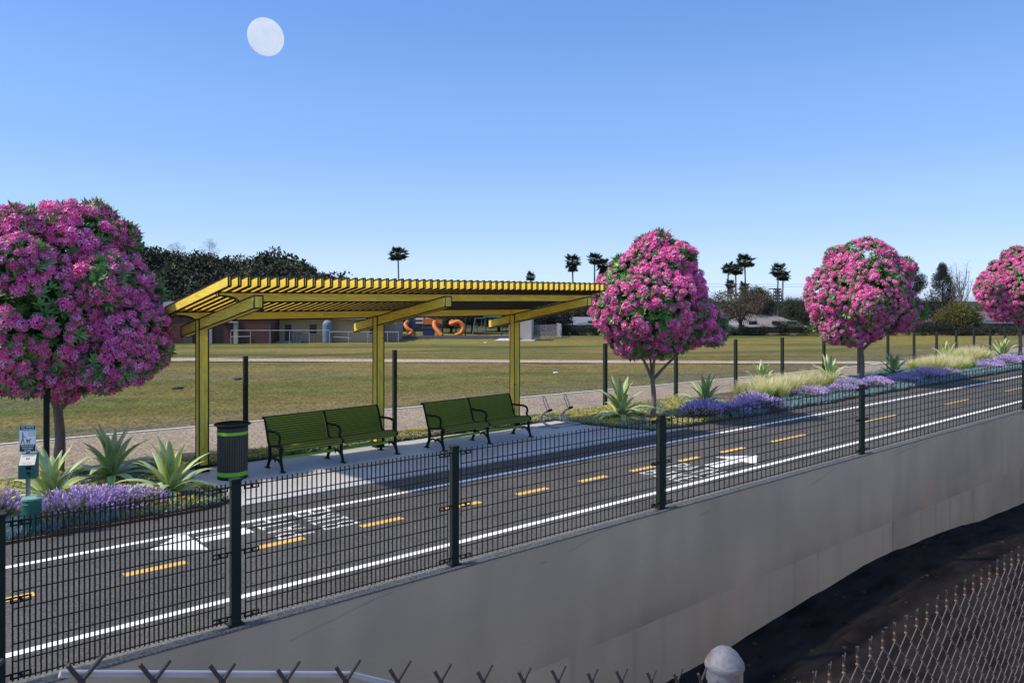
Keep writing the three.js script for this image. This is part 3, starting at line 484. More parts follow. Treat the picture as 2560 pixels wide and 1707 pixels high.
// ------------------------------------------------------------------ agaves
function agaveLeaf(seed, lean) {
  const R = RNG(seed), L = 1, seg = 9, pos = [], col = [], idx = [], us = [-1, -.62, -.2, .2, .62, 1];
  let x = 0, y = 0, ang = lean;                              // ang: from vertical, grows outwards
  for (let i = 0; i <= seg; i++) {
    const t = i / seg, w = .082 * Math.pow(Math.sin(PI * (.16 + .84 * t) * .98), .8) * (1 - .15 * t) + (t < .95 ? .006 : .001);
    for (const u of us) { const cup = .45 * (1 - u * u) * w; pos.push(x - cup * Math.cos(ang), y + cup * Math.sin(ang) * .6, u * w); col.push(...(Math.abs(u) > .9 ? [.66, .66, .15] : Math.abs(u) > .5 ? [.36, .46, .14] : Math.abs(u) < .3 ? [.28, .42, .30] : [.15, .30, .17])); }
    x += Math.sin(ang) * L / seg; y += Math.cos(ang) * L / seg; ang += (.055 + .10 * lean) * (.7 + .9 * t);
  }
  const n = us.length; for (let i = 0; i < seg; i++) for (let k = 0; k < n - 1; k++) { const a = i * n + k; idx.push(a, a + n, a + 1, a + 1, a + n, a + n + 1); }
  const g = new THREE.BufferGeometry(); g.setAttribute('position', new THREE.Float32BufferAttribute(pos, 3)); g.setAttribute('color', new THREE.Float32BufferAttribute(col, 3)); g.setIndex(idx); g.computeVertexNormals(); return g;
}
const agL = [.10, .42, .78, 1.05, 1.26, 1.42].map((l, i) => agaveLeaf(i + 1, l));
M.agave = leafMat([1, 1, 1], .2, { vertexColors: true, roughness: .5 });
const agGroup = 'variegated agaves in the planting beds';
function agave(label, proto, x, z, s, turn, seed) {
  const R = RNG(seed); let t;
  t = thing('agave', label, 'agave', x, .035, z, turn, agGroup);
  const N = 40; for (let i = 0; i < N; i++) { const f = i / N, o = part('leaf', agL[Math.min(5, Math.floor(f * 6))], M.agave, t); o.rotation.y = i * 2.399 + (R() - .5) * .3; const k = mix(.80, .74, f) * mix(.86, 1.1, R()); o.scale.set(k, k, k * 1.05); o.position.y = .05 * (1 - f); }
  t.scale.setScalar(s); return t;
}
[['agave with yellow edged leaves right beside the pet waste station', 2.36, -13.1, 1.0, 0], ['tallest leaved agave, between the pet waste station and the pergola', 3.4, -14.04, 1.12, 1], ['agave at the foot of the left pergola post', 3.79, -12.3, 1.05, 2],
  ['agave right of the bike rack, left of the mulched tree', 14.86, -13.1, 1.25, 3], ['agave behind lavender, between the mulched tree and straw coloured grass', 18.2, -12.95, 1.15, 4], ['agave just behind the first band of straw coloured grass', 22.9, -14.1, 1.2, 5],
  ['agave rising behind the lavender left of the third pink tree', 26.4, -13.6, 1.25, 1.3], ['agave just right of the third pink tree trunk', 30.6, -13.2, 1.25, 2.2], ['agave behind straw grass, between the two right pink trees', 38.5, -14.2, 1.35, 3.4], ['agave at the foot of the farthest pink tree', 43.4, -13.5, 1.35, 4.4]
].forEach(([l, x, z, s, r], i) => agave(l, null, x, z, s, r, 500 + i));

// ------------------------------------------------------------------ lavender mounds
function lavenderGeo(seed) {
  const R = RNG(seed), st = [], fl = [];
  for (let i = 0; i < 520; i++) {
    const a = R() * 2 * PI, r = Math.sqrt(R()), lean = r * .85, h = mix(.30, .46, R()) * (1 - .25 * r * r), bx = Math.cos(a) * r * .22, bz = Math.sin(a) * r * .22, tx = bx + Math.cos(a) * Math.sin(lean) * h, tz = bz + Math.sin(a) * Math.sin(lean) * h, ty = Math.cos(lean) * h, w = .006;
    const g = new THREE.BufferGeometry(), q = R() * PI, dx = Math.cos(q) * w, dz = Math.sin(q) * w;
    g.setAttribute('position', new THREE.Float32BufferAttribute([bx - dx, 0, bz - dz, bx + dx, 0, bz + dz, tx, ty, tz], 3)); g.computeVertexNormals();
    const k = mix(.7, 1.25, R()); st.push(fin(g, [.14 * k, .20 * k, .07 * k]));
    if (i < 330) { const f = new THREE.OctahedronGeometry(1, 0); f.scale(.0125, mix(.03, .055, R()), .0125); f.rotateZ(-Math.cos(a) * lean * .8); f.rotateX(Math.sin(a) * lean * .8); f.translate(tx, ty + .015, tz); const m = mix(.65, 1.35, R()), b = R(); fl.push(fin(f, [mix(.46, .68, b) * m, mix(.33, .48, b) * m, mix(.64, .80, b) * m].map((v) => Math.min(.95, v)))); }
  }
  for (let i = 0; i < 260; i++) { const a = R() * 2 * PI, r = R() * .34, h = mix(.05, .22, R()), g = leafShape(.11, .012, .02, 2); g.deleteAttribute('color'); g.rotateX(R() * 1.2); g.rotateY(a); g.translate(Math.cos(a) * r, h, Math.sin(a) * r); const k = mix(.6, 1.2, R()); st.push(fin(g, [.12 * k, .19 * k, .06 * k])); }
  return [merge(st), merge(fl)];
}
const lavs = [1, 2, 3].map(lavenderGeo);
M.vcol = leafMat([1, 1, 1], .25, { vertexColors: true });
{
  const G = 'lavender mounds along the path';
  const left = [['lavender mound behind the foot of the pet waste bin', 1.5, -12.5, 1.05], ['lavender mound just right of the pet waste bin', 2.38, -11.92, 1.15], ['lavender mound in front of the tallest leaved agave', 2.75, -12.1, 1.2], ['lavender mound at the right end of the left row, beside yellow flowers', 3.15, -11.9, 1.1], ['lavender mound low at the left edge by the first black post', 1.0, -12.3, 1]];
  const nth = ['first', 'second', 'third', 'fourth', 'fifth', 'sixth', 'seventh', 'eighth', 'ninth', 'tenth'];
  const rows = [['right of the mulched tree', [[16.5, -11.85], [17.3, -12.3], [17.6, -11.75], [18.3, -11.85], [18.9, -11.65], [19.2, -12.1]]], ['left of the third pink tree', [[22.2, -12.2], [23.2, -12.5], [24.1, -12.0], [25.2, -12.3], [26.2, -11.9], [27.0, -12.2]]], ['right of the third pink tree', [[28.8, -12.05], [29.7, -12.35], [30.6, -12.0], [31.6, -12.3], [32.8, -12.2]]], ['before the farthest pink tree', [[37.2, -12.1], [38.6, -12.5], [39.8, -12.2], [41.2, -12.5], [42.6, -12.2], [44.2, -12.5], [45.8, -12.2]]]];
  const list = [...left]; for (const [w, l] of rows) l.forEach(([x, z], i) => list.push([`${nth[i]} lavender mound from the left in the row ${w}`, x, z, x > 35 ? 1.45 : 1.28]));
  const proto = [];
  list.forEach(([label, x, z, s], i) => {
    const k = i % 3; let t;
    if (!proto[k]) { t = proto[k] = thing('lavender', label, 'lavender', 0, 0, 0, 0, G); part('foliage', lavs[k][0], M.vcol, t, 'stuff'); part('flower_spikes', lavs[k][1], M.vcol, t, 'stuff'); }
    else { t = proto[k].clone(); t.name = numbered('lavender'); scene.add(t); tag(t, label, 'lavender', G); }
    t.position.set(x, .03, z); t.rotation.y = i * 1.7; t.scale.set(s * (1 + .12 * Math.sin(i * 3)), s * (x > 10 ? .64 : .78) * (1 + .2 * Math.cos(i * 5)), s * (1 + .1 * Math.sin(i * 7)));
  });
}
// ------------------------------------------------------------------ straw coloured grass
{
  const R0 = RNG(901), l = [];
  for (let i = 0; i < 90; i++) {
    const a = R0() * 2 * PI, r = R0() * .1, lean = mix(.05, .55, R0()), h = mix(.4, .72, R0()), w = .005, bx = Math.cos(a) * r, bz = Math.sin(a) * r, q = R0() * PI, dx = Math.cos(q) * w, dz = Math.sin(q) * w, X = (t) => bx + Math.cos(a) * Math.sin(lean * t) * h * t, Z = (t) => bz + Math.sin(a) * Math.sin(lean * t) * h * t, Y = (t) => Math.cos(lean * t) * h * t, P = (t, k) => [X(t) + k * dx * (t > .6 ? 1.4 : 1), Y(t), Z(t) + k * dz * (t > .6 ? 1.4 : 1)];
    const g = new THREE.BufferGeometry(), c0 = [.20, .31, .06], c1 = [.46, .52, .15], c2 = [.95, .82, .50];
    g.setAttribute('position', new THREE.Float32BufferAttribute([...P(0, -1), ...P(0, 1), ...P(.55, 1), ...P(0, -1), ...P(.55, 1), ...P(.55, -1), ...P(.55, -1), ...P(.55, 1), ...P(1, 0)], 3)); g.computeVertexNormals();
    g.setAttribute('color', new THREE.Float32BufferAttribute([...c0, ...c0, ...c1, ...c0, ...c1, ...c1, ...c1, ...c1, ...c2], 3)); l.push(g);
  }
  const tuft = merge(l);
  [['band of straw coloured feather grass behind the pet waste bin at the left edge', -3, 1.9, -13.4, -12.45, 60, .9], ['long band of straw coloured feather grass right of the mulched tree', 20.2, 23.4, -13.6, -12.35, 110, .95], ['band of straw coloured feather grass between the third and farthest pink trees', 32.6, 36.8, -13.6, -12.3, 120, 1.05], ['short band of straw coloured feather grass before the farthest agave', 37.5, 41, -14.1, -13.2, 60, 1.25], ['small clump of straw coloured grass left of third pink tree lavender', 24, 25.4, -13.6, -12.9, 22, 1.0]
  ].forEach(([label, x0, x1, z0, z1, n, s], j) => { const R = RNG(910 + j), m = []; for (let i = 0; i < n; i++) m.push(M4(mix(x0, x1, R()), .03, mix(z0, z1, R()), R() * 6, s * mix(.75, 1.15, R()))); tag(inst('feather_grass', tuft, M.vcol, m, scene, () => { const k = mix(.75, 1.15, R()); return lin(k, k, k); }), label, 'grass', null, 'stuff'); });
}
// ------------------------------------------------------------------ ground cover
{
  const R = RNG(950), inPoly = (x, z, p) => { let c = false; for (let i = 0, j = p.length - 1; i < p.length; j = i++) { const [xi, zi] = p[i], [xj, zj] = p[j]; if (zi > z !== zj > z && x < (xj - xi) * (z - zi) / (zj - zi) + xi) c = !c; } return c; };
  const rosette = (seed, n, L, w, tilt) => { const q = RNG(seed), l = []; for (let i = 0; i < n; i++) { const g = leafShape(L * mix(.7, 1.2, q()), w, .01, 2); g.deleteAttribute('color'); g.rotateX(mix(tilt[0], tilt[1], q())); g.rotateY(i * 2.4); g.translate((q() - .5) * .05, 0, (q() - .5) * .05); const k = mix(.6, 1.3, q()); l.push(fin(g, [k, k, k])); } return merge(l); };
  const gc = rosette(1, 12, .07, .012, [.3, 1.3]), ch = rosette(2, 12, .10, .0075, [.05, .7]);
  const flower = (() => { const l = []; for (let i = 0; i < 8; i++) { const g = leafShape(.026, .009, 0, 1); g.deleteAttribute('color'); g.rotateX(1.25); g.rotateY(i / 8 * 2 * PI); l.push(fin(g)); } l.push(fin(new THREE.SphereGeometry(.008, 6, 4))); return merge(l); })();
  const zones = [['grey green ground cover with yellow daisies left of the concrete pad', bedL, -2, 4.4, -15.2, -11.45, 9000, 1800], ['grey green ground cover with yellow daisies around the mulched tree', bedR, 13.5, 19.5, -14.7, -11.4, 6500, 1500], ['strip of grey green ground cover with yellow daisies behind the benches', bedS, 4.4, 13.6, -14.95, -14.05, 3000, 700]];
  zones.forEach(([label, poly, x0, x1, z0, z1, n, nf]) => {
    const m = [], f = []; for (let i = 0; i < n * 3 && m.length < n; i++) { const x = mix(x0, x1, R()), z = mix(z0, z1, R()); if (inPoly(x, z, poly) && !(z > -12.0 && (x < 2.9 || x > 17)) && Math.hypot(x - 15.5, z + 12.62) > .42) m.push(M4(x, .035, z, R() * 6, mix(.8, 1.5, R()))); }
    for (let i = 0; i < nf * 4 && f.length < nf; i++) { const x = mix(x0, x1, R()), z = mix(z0, z1, R()); if (inPoly(x, z, poly) && vnoise(x * 2.2, z * 3, 0, 77) > .38 && !(z > -12.0 && (x < 2.9 || x > 17)) && Math.hypot(x - 15.5, z + 12.62) > .45) f.push(M4(x, .095 + R() * .035, z, R() * 6, mix(1.0, 1.9, R()), -.3 + R() * .9, (R() - .5) * .6)); }
    const t = tag(inst('ground_cover', gc, leafMat([.34, .40, .28], .25, { vertexColors: true }), m, scene, () => { const k = mix(.7, 1.25, R()); return lin(k, k, k * mix(.8, 1.25, R())); }), label, 'ground cover', null, 'stuff');
    const fo = inst('daisies', flower, leafMat([.95, .78, .04], .3), f, t); 
  });
  for (const [label, x0, x1, zf, zb, n] of [['blue grey succulent ground cover at the left end of the planting', -3, 3.0, -11.42, -12.3, 3000], ['blue grey succulent ground cover along the long right planting bed', 17.2, 60, -11.25, -12.3, 16000], ['blue grey succulent ground cover around the third pink tree', 25, 52, -12.3, -14.3, 11000]]) {
    const m = []; for (let i = 0; i < n; i++) { const x = mix(x0, x1, R()), u = R(), z = mix(zf - .12 * vnoise(x * 1.3, 2, 0, 5), zb, u); m.push(M4(x, .03, z, R() * 6, mix(.8, 1.35, R()) * (x > 30 ? 1.3 : 1))); }
    tag(inst('succulent_cover', ch, leafMat([.30, .46, .47], .2, { vertexColors: true }), m, scene, () => { const k = mix(.75, 1.2, R()); return lin(k, k, k); }), label, 'ground cover', null, 'stuff');
  }
}
// ------------------------------------------------------------------ beyond the field
const YB = -2.3;
function clumpGeo(seed, n, size, flat = 1) { const R = RNG(seed), pos = [], col = []; for (let i = 0; i < n; i++) { const u = R() * 2 - 1, a = R() * 2 * PI, r = Math.cbrt(R()), s = Math.sqrt(1 - u * u), P = V(s * Math.cos(a), u * flat, s * Math.sin(a)).multiplyScalar(r), A = V(R() - .5, R() - .5, R() - .5).normalize(), B = V(R() - .5, R() - .5, R() - .5).cross(A).normalize(), z = size * mix(.6, 1.3, R()), p = [P.clone().addScaledVector(A, -z), P.clone().addScaledVector(B, z * .55), P.clone().addScaledVector(A, z), P.clone().addScaledVector(B, -z * .55)], k = mix(.6, 1.3, R()); for (const q of [0, 1, 2, 0, 2, 3]) { pos.push(p[q].x, p[q].y, p[q].z); col.push(k, k, k); } } const g = new THREE.BufferGeometry(); g.setAttribute('position', new THREE.Float32BufferAttribute(pos, 3)); g.setAttribute('color', new THREE.Float32BufferAttribute(col, 3)); g.computeVertexNormals(); return fin(g); }
const clumps = [clumpGeo(1, 150, .115), clumpGeo(2, 150, .115), clumpGeo(3, 80, .095)];
const woodClump = clumpGeo(9, 220, .13); { const c = woodClump.attributes.color; for (let i = 0; i < c.count; i++) { const k = .8 + .2 * c.getX(i); c.setXYZ(i, k, k, k); } }
const crownMat = {}; const cMat = (c) => crownMat[c.join()] ??= leafMat(c, .18, { vertexColors: true, roughness: .9 });
// a broad tree: s, d on the field, top height above YB, crown width, bottom of crown
function leafTree(label, s, d, top, wide, low, color, seed, o = {}) {
  const [x, z] = at(s, d), t = thing(o.name ?? 'tree', label, o.cat ?? 'tree', x, o.y ?? YB, z), R = RNG(seed), m = [], ry = (top - low) / 2, cyy = (top + low) / 2, n = o.n ?? 90;
  part('trunk', [limb([V(0, -.2, 0), V(.1, low * .6, .05), V(-.05, cyy, 0), V(.1, top - ry * .5, .05)], wide * .035 + .05, .04, 7, 8, .1, seed), ...[0, 1, 2, 3, 4].map((i) => { const a = i * 1.3 + seed; return limb([V(0, low * .7, 0), V(Math.cos(a) * wide * .16, mix(low, cyy, .5), Math.sin(a) * wide * .16), V(Math.cos(a) * wide * .34, cyy + ry * .3 * Math.sin(i * 2), Math.sin(a) * wide * .34)], wide * .018 + .03, .03, 5, 6, .1, seed + i); })], M.darkBark, t);
  for (let i = 0; i < n; i++) { const u = R() * 2 - 1, a = R() * 2 * PI, r = mix(.45, 1, Math.sqrt(R())) * (1 + .35 * (vnoise(Math.cos(a) * 2 + 5, u * 2 + Math.sin(a) * 2, 0, seed) - .5)), q = Math.sqrt(1 - u * u); const tap = o.cone ? mix(1, .1, (u + 1) / 2) * 1.15 : 1; m.push(M4(Math.cos(a) * q * r * wide / 2 * tap, cyy + u * ry * (o.cone ? 1 : r), Math.sin(a) * q * r * wide / 2 * tap, R() * 6, wide * (o.k ?? .16) * mix(.7, 1.25, R()) * (o.cone ? mix(1, .55, (u + 1) / 2) : 1), R(), R())); }
  inst('crown', clumps[o.sparse ? 2 : seed % 2], cMat(color), m, t, () => { const k = mix(.6, 1.35, R()); return lin(k, k, k); });
  return t;
}
const Y = (py, d) => 3 + (690 - py) / 1800 * d - YB, S = (px, d) => (px - 1176) / 1800 * d;   // sight lines of the survey to real places: height above the field, metres to the right
const DG = [.030, .040, .020], MG = [.05, .062, .022], YG = [.10, .105, .02], BR = [.085, .062, .04], BK = [.022, .026, .018];
// wooded hill
{
  const prof = (s) => { const pts = [[-150, 10], [-112, 12.2], [-95, 12.6], [-84, 12.3], [-77, 9.6], [-73, 10], [-69, 10.6], [-64, 9.8], [-58, 8.2], [-53, 6.4], [-45, 3.4], [-32, 0], [0, -3]]; let i = 0; while (i < pts.length - 2 && s > pts[i + 1][0]) i++; return mix(pts[i][1], pts[i + 1][1], clamp((s - pts[i][0]) / (pts[i + 1][0] - pts[i][0]))); };
  const pos = [], idx = [], uv = [], nS = 60, nD = 16, hy = (s, d) => prof(s * 215 / Math.max(d, 150)) * smooth(150, 215, d) * smooth(330, 240, d) + YB - .4 + .8 * fbm(s * .08, d * .08, 3, 0, 5) * smooth(150, 200, d);
  for (let j = 0; j <= nD; j++) for (let i = 0; i <= nS; i++) { const s = mix(-170, -20, i / nS), d = mix(145, 335, j / nD), [x, z] = at(s, d); pos.push(x, hy(s, d), z); uv.push(x, z); }
  for (let j = 0; j < nD; j++) for (let i = 0; i < nS; i++) { const a = j * (nS + 1) + i; idx.push(a, a + 1, a + nS + 1, a + 1, a + nS + 2, a + nS + 1); }
  const g = new THREE.BufferGeometry(); g.setAttribute('position', new THREE.Float32BufferAttribute(pos, 3)); g.setAttribute('uv', new THREE.Float32BufferAttribute(uv, 2)); g.setIndex(idx); g.computeVertexNormals();
  struct('hill', g, mat([.05, .05, .03], 1), 'low wooded hill rising behind the school buildings', 'hill');
  const R = RNG(33), m = []; for (let i = 0; i < 1500; i++) { const d = mix(152, 250, R()), s = mix(-150, -34, R()) * d / 215; const [x, z] = at(s, d), h = mix(1.3, 3.6, R()) * mix(.6, 1.35, vnoise(s * .22, d * .05, 0, 12)); if (prof(s * 215 / d) < 1) continue; m.push(M4(x, hy(s, d) + h * .7 + R() * 2.2, z, R() * 6, [h, h * mix(.8, 1.3, R()), h])); }
  tag(inst('hillside_wood', woodClump, mat([.040, .046, .030], 1, { vertexColors: true }), m, scene, () => { const k = R() < .2 ? mix(1.4, 2.6, R()) : mix(.55, 1.1, R()); return lin(k, k * mix(.95, 1.1, R()), k * mix(.7, 1.0, R())); }), 'dense dark wood covering the hill behind the school', 'wood', null, 'stuff');
  leafTree('thin tree standing above the hilltop wood, left of the pair', S(407, 215), 215, 10, 4.6, 3.5, [.035, .04, .03], 3, { y: 9.2, n: 34, sparse: 1, k: .17 });
  leafTree('thin tree standing above the hilltop wood, right of the pair', S(480, 215), 215, 9.8, 5.4, 3.6, [.028, .034, .022], 8, { y: 9.2, n: 36, sparse: 1, k: .17 });
  leafTree('tree breaking the skyline on the lower slope of the hill', S(588, 215), 215, 6.0, 6, 2, [.03, .036, .022], 5, { y: 7.6, n: 50 });
  leafTree('low rounded tree at the right foot of the wooded hill', S(705, 205), 205, 6.4, 7, 1.4, [.034, .04, .024], 6, { y: 5.0, n: 60 });
  leafTree('tall dark tree showing past the left edge above the large pink tree', S(-14, 118), 118, Y(458, 118), 5, Y(600, 118), DG, 7, { n: 110 });
}
// school buildings
const blk = (w, h, d, x, y, z) => boxUV(box(w, h, d, x, y + h / 2, z));
{
  const d = 96, [x, z] = at(S(455, d), d + 5), t = thing('school_building', 'dark maroon brick school building with pale grey roof band', 'building', x, YB, z, FACE);
  const w = 17.5, brick = mat([.12, .047, .042], .95, { map: rep(tex(256, 256, (u, v) => { const r = Math.floor(v * 16), e = (u * 8 + (r % 2) * .5) % 1, m = v * 16 % 1 < .14 || e < .07; return m ? .75 : .6 + .3 * hash(r, Math.floor(u * 8 + (r % 2) * .5), 3); }), 1.9) });
  const wa = part('wall', blk(w, 4.2, 9, 0, 0, 0), brick, t); part('roof_band', blk(w + .5, 1.25, 9.5, -.2, Y(716, d), 0), mat([.36, .36, .38], .9), t);
  const X = (px) => S(px, d) - S(455, d);
  part('vent_box', blk(1.4, 1.55, .35, X(517), Y(740, d), 4.68), mat([.42, .42, .44], .8), t);
  part('pillar', blk(.5, Y(740, d), .4, X(540), 0, 4.7), mat([.36, .32, .22], .9), t);
  part('pillar', blk(.35, Y(720, d), .3, X(481), 0, 4.66), mat([.3, .3, .33], .9), t);
  part('ledge', blk(2.2, .12, .6, X(525), Y(741, d), 4.8), mat([.40, .38, .37], .9), t);
  part('door', blk(1.1, 2.1, .08, X(428), 0, 4.55), mat([.06, .05, .055], .7), t);
  const [rx, rz] = at(S(397, d), d - .4), f = thing('red_bollard', 'small red post before the maroon school building', 'bollard', rx, YB, rz);
  part('shaft', new THREE.CylinderGeometry(.17, .19, 1.1, 12).translate(0, .55, 0), mat([.55, .04, .03], .6), f); part('cap', new THREE.SphereGeometry(.17, 12, 8).translate(0, 1.1, 0), mat([.55, .04, .03], .6), f);
}
{
  const d = 100, [x, z] = at(S(735, d), d + 4), t = thing('school_hut', 'tan single storey school building with white roof edge', 'building', x, YB, z, FACE);
  const X = (px) => S(px, d) - S(735, d), tan = mat([.42, .32, .19], .95), glass = mat([.02, .024, .032], .2), w = X(872) - X(582);
  part('wall', blk(w, 3.0, 8, (X(872) + X(582)) / 2, 0, 0), tan, t);
  part('roof', [hexa([[X(560), 2.86, 5.2], [X(885), 3.0, 5.2], [X(885), 3.0, -5], [X(560), 2.86, -5], [X(560), 3.08, 5.2], [X(885), 3.24, 5.2], [X(885), 3.5, -5], [X(560), 3.4, -5]])], mat([.72, .73, .75], .8), t);
  for (const [a, b, y0, y1] of [[586, 620, 770, 745], [711, 727, 768, 745], [849, 866, 766, 745]]) { const q = part('window', blk(X(b) - X(a), Y(y1, d) - Y(y0, d), .1, (X(a) + X(b)) / 2, Y(y0, d), 4.02), mat([.10, .09, .08], .8), t); part('pane', blk(X(b) - X(a) - .2, Y(y1, d) - Y(y0, d) - .2, .06, (X(a) + X(b)) / 2, Y(y0, d) + .1, 4.06), glass, q); }
  const dr = part('door', blk(X(669) - X(655), 2.1, .1, X(662), .12, 4.03), mat([.11, .055, .05], .8), t); part('handle', new THREE.SphereGeometry(.06, 6, 5).translate(X(667), 1.1, 4.12), M.steel, dr);
  part('step', blk(X(700) - X(640), .14, 1.4, X(668), 0, 4.7), mat([.3, .3, .29], .9), t);
  const ra = []; for (let i = 0; i <= 12; i++) ra.push(bar(V(mix(X(672), X(750), i / 12), 0, 5.5), V(mix(X(672), X(750), i / 12), mix(1.3, .95, i / 12), 5.5), .035, 5)); ra.push(bar(V(X(672), 1.3, 5.5), V(X(750), .95, 5.5), .05, 5)); part('ramp_railing', ra, mat([.10, .10, .12], .6), t);
  part('annexe_wall', blk(X(905) - X(874), 2.6, 6, (X(905) + X(874)) / 2, 0, -1), mat([.27, .22, .19], .95), t);
  part('gable', [hexa([[X(800), 2.4, 4.3], [X(880), 2.4, 4.3], [X(880), 2.4, 4.05], [X(800), 2.4, 4.05], [X(800), 3.0, 4.3], [X(880), 2.9, 4.3], [X(880), 2.9, 4.05], [X(800), 3.0, 4.05]])], mat([.28, .25, .2], .95), t);
  const [tx, tz] = at(S(757, d), d - 1.2), k = thing('storage_tank', 'upright blue grey storage tank in front of the tan building', 'tank', tx, YB, tz), tm = mat([.13, .17, .22], .6);
  part('shell', new THREE.LatheGeometry([[.01, 2.85], [.35, 2.78], [.58, 2.5], [.64, 2.2], [.64, .15], [.6, 0]].map((q) => new THREE.Vector2(...q)), 20), tm, k); for (const y of [.9, 1.6]) part('hoop', new THREE.TorusGeometry(.65, .03, 5, 24).rotateX(PI / 2).translate(0, y, 0), tm, k);
  // pipe railing in front
  const dd = 94, fe = thing('railing', 'pale pipe railing with mesh in front of the school buildings', 'railing', 0, YB, 0), P = (px, h) => { const [a, b] = at(S(px, dd), dd); return V(a, h, b); };
  const railM = mat([.36, .37, .40], .8); const cols = [530, 575, 620, 665, 710, 757, 800, 845, 890, 915]; cols.forEach((c) => part('post', bar(P(c, 0), P(c, 1.6), .03, 6), railM, fe));
  part('rail', bar(P(530, 1.7), P(757, 1.7), .035, 6), railM, fe); part('rail', bar(P(757, 1.55), P(915, 1.5), .035, 6), railM, fe); part('rail', bar(P(530, .95), P(575, .98), .035, 6), railM, fe); part('rail', bar(P(765, .95), P(805, .8), .035, 6), railM, fe);
}
// playground
{
  const d = 112, [x, z] = at(S(1000, d), d), t = thing('playground', 'blue and orange climbing frame with slides and small roofs', 'playground', x, YB, z, FACE);
  const X = (px) => S(px, d) - S(1000, d), or = mat([.55, .15, .018], .5), nv = mat([.025, .04, .11], .5), st = mat([.04, .05, .09], .5);
  const deck = (px, y, w) => part('deck', blk(w, .12, 1.6, X(px), y, 0), nv, t);
  deck(985, 1.3, 2.2); deck(1006, 1.6, 1.6); deck(1058, 1.5, 1.8); deck(945, 1.5, 1.3);
  part('panel', blk(1.6, 1.3, .12, X(985), .05, .7), nv, t); part('panel', blk(1.5, .8, .12, X(985), 1.9, .7), or, t); part('panel', blk(1.3, .9, .12, X(945), 1.5, .5), nv, t); part('panel', blk(1.4, .6, .12, X(1006), 2.0, .7), or, t);
  for (const [px, h] of [[937, 2.9], [952, 2.9], [975, 2.9], [996, 3.6], [1016, 3.6], [1047, 3.1], [1069, 3.1]]) for (const zz of [-.7, .7]) part('post', bar(V(X(px), 0, zz), V(X(px), h, zz), .07, 6), st, t);
  for (const [px, y, w] of [[1006, 3.5, 1.25], [1058, 3.0, 1.25]]) part('roof', new THREE.ConeGeometry(w, .75, 4).rotateY(PI / 4).translate(X(px), y + .37, 0), nv, t);
  part('roof', new THREE.CylinderGeometry(.5, .5, 1.0, 10).translate(X(944), 2.9, 0), nv, t);
  part('slide', tube([V(X(938), 2.3, .9), V(X(934), 1.9, 1.5), V(X(941), 1.3, 2), V(X(950), .9, 2.1), V(X(944), .45, 2.3), V(X(936), .3, 2.5)], .28, 40, 9), or, t);
  part('slide', tube([V(X(1000), 2.3, .9), V(X(1000), 1.7, 1.5), V(X(1008), 1.0, 2), V(X(1018), .35, 2.4)], .33, 30, 9), or, t);
  part('slide', tube([V(X(1050), 2.0, .8), V(X(1040), 2.3, 1.3), V(X(1038), 2.0, 1.8), V(X(1055), 2.3, 2.0), V(X(1066), 1.6, 2.1), V(X(1062), .8, 2.3), V(X(1048), .35, 2.5)], .32, 44, 9), or, t);
  const [kx, kz] = at(S(1040, 108), 108); const kb = tag(part('playground_kerb', [blk(S(1180, 108) - S(905, 108), .45, .4, 0, 0, 0)], mat([.12, .12, .14], .9), scene), 'low dark kerb wall in front of the playground', 'kerb'); kb.position.set(kx, YB, kz); kb.rotation.y = FACE;
  const sw = (() => { const [a, b] = at(S(1125, 118), 118), q = thing('swing_set', 'blue swing frame right of the climbing frame', 'swing', a, YB, b, FACE), bl = mat([.06, .09, .2], .5); for (const k of [-2.2, 2.2]) { part('leg', bar(V(k - .4, 0, 1), V(k, 2.6, 0), .07, 6), bl, q); part('leg', bar(V(k + .4, 0, -1), V(k, 2.6, 0), .07, 6), bl, q); } part('top_bar', bar(V(-2.2, 2.6, 0), V(2.2, 2.6, 0), .08, 6), bl, q); for (const k of [-1, .8]) { part('seat', blk(.5, .06, .25, k, .6, 0), M.black, q); part('chain', [bar(V(k - .22, .63, 0), V(k - .22, 2.6, 0), .02, 4), bar(V(k + .22, .63, 0), V(k + .22, 2.6, 0), .02, 4)], M.steel, q); } })();
  const c = (() => { const [a, b] = at(S(1160, 116), 116), q = thing('shade_canopy', 'teal pitched shade canopy behind the grey block', 'canopy', a, YB, b, FACE); part('roof', hexa([[-3.2, Y(727, 116), 2], [2.6, Y(727, 116), 2], [2.6, Y(727, 116), -2], [-3.2, Y(727, 116), -2], [.2, Y(710, 116), .3], [2.0, Y(710, 116), .3], [2.0, Y(710, 116), -.3], [.2, Y(710, 116), -.3]]), mat([.06, .22, .2], .7), q); for (const k of [-2.8, 2.3]) part('post', bar(V(k, 0, 1.6), V(k, Y(727, 116), 1.6), .08, 6), st, q); })();
}
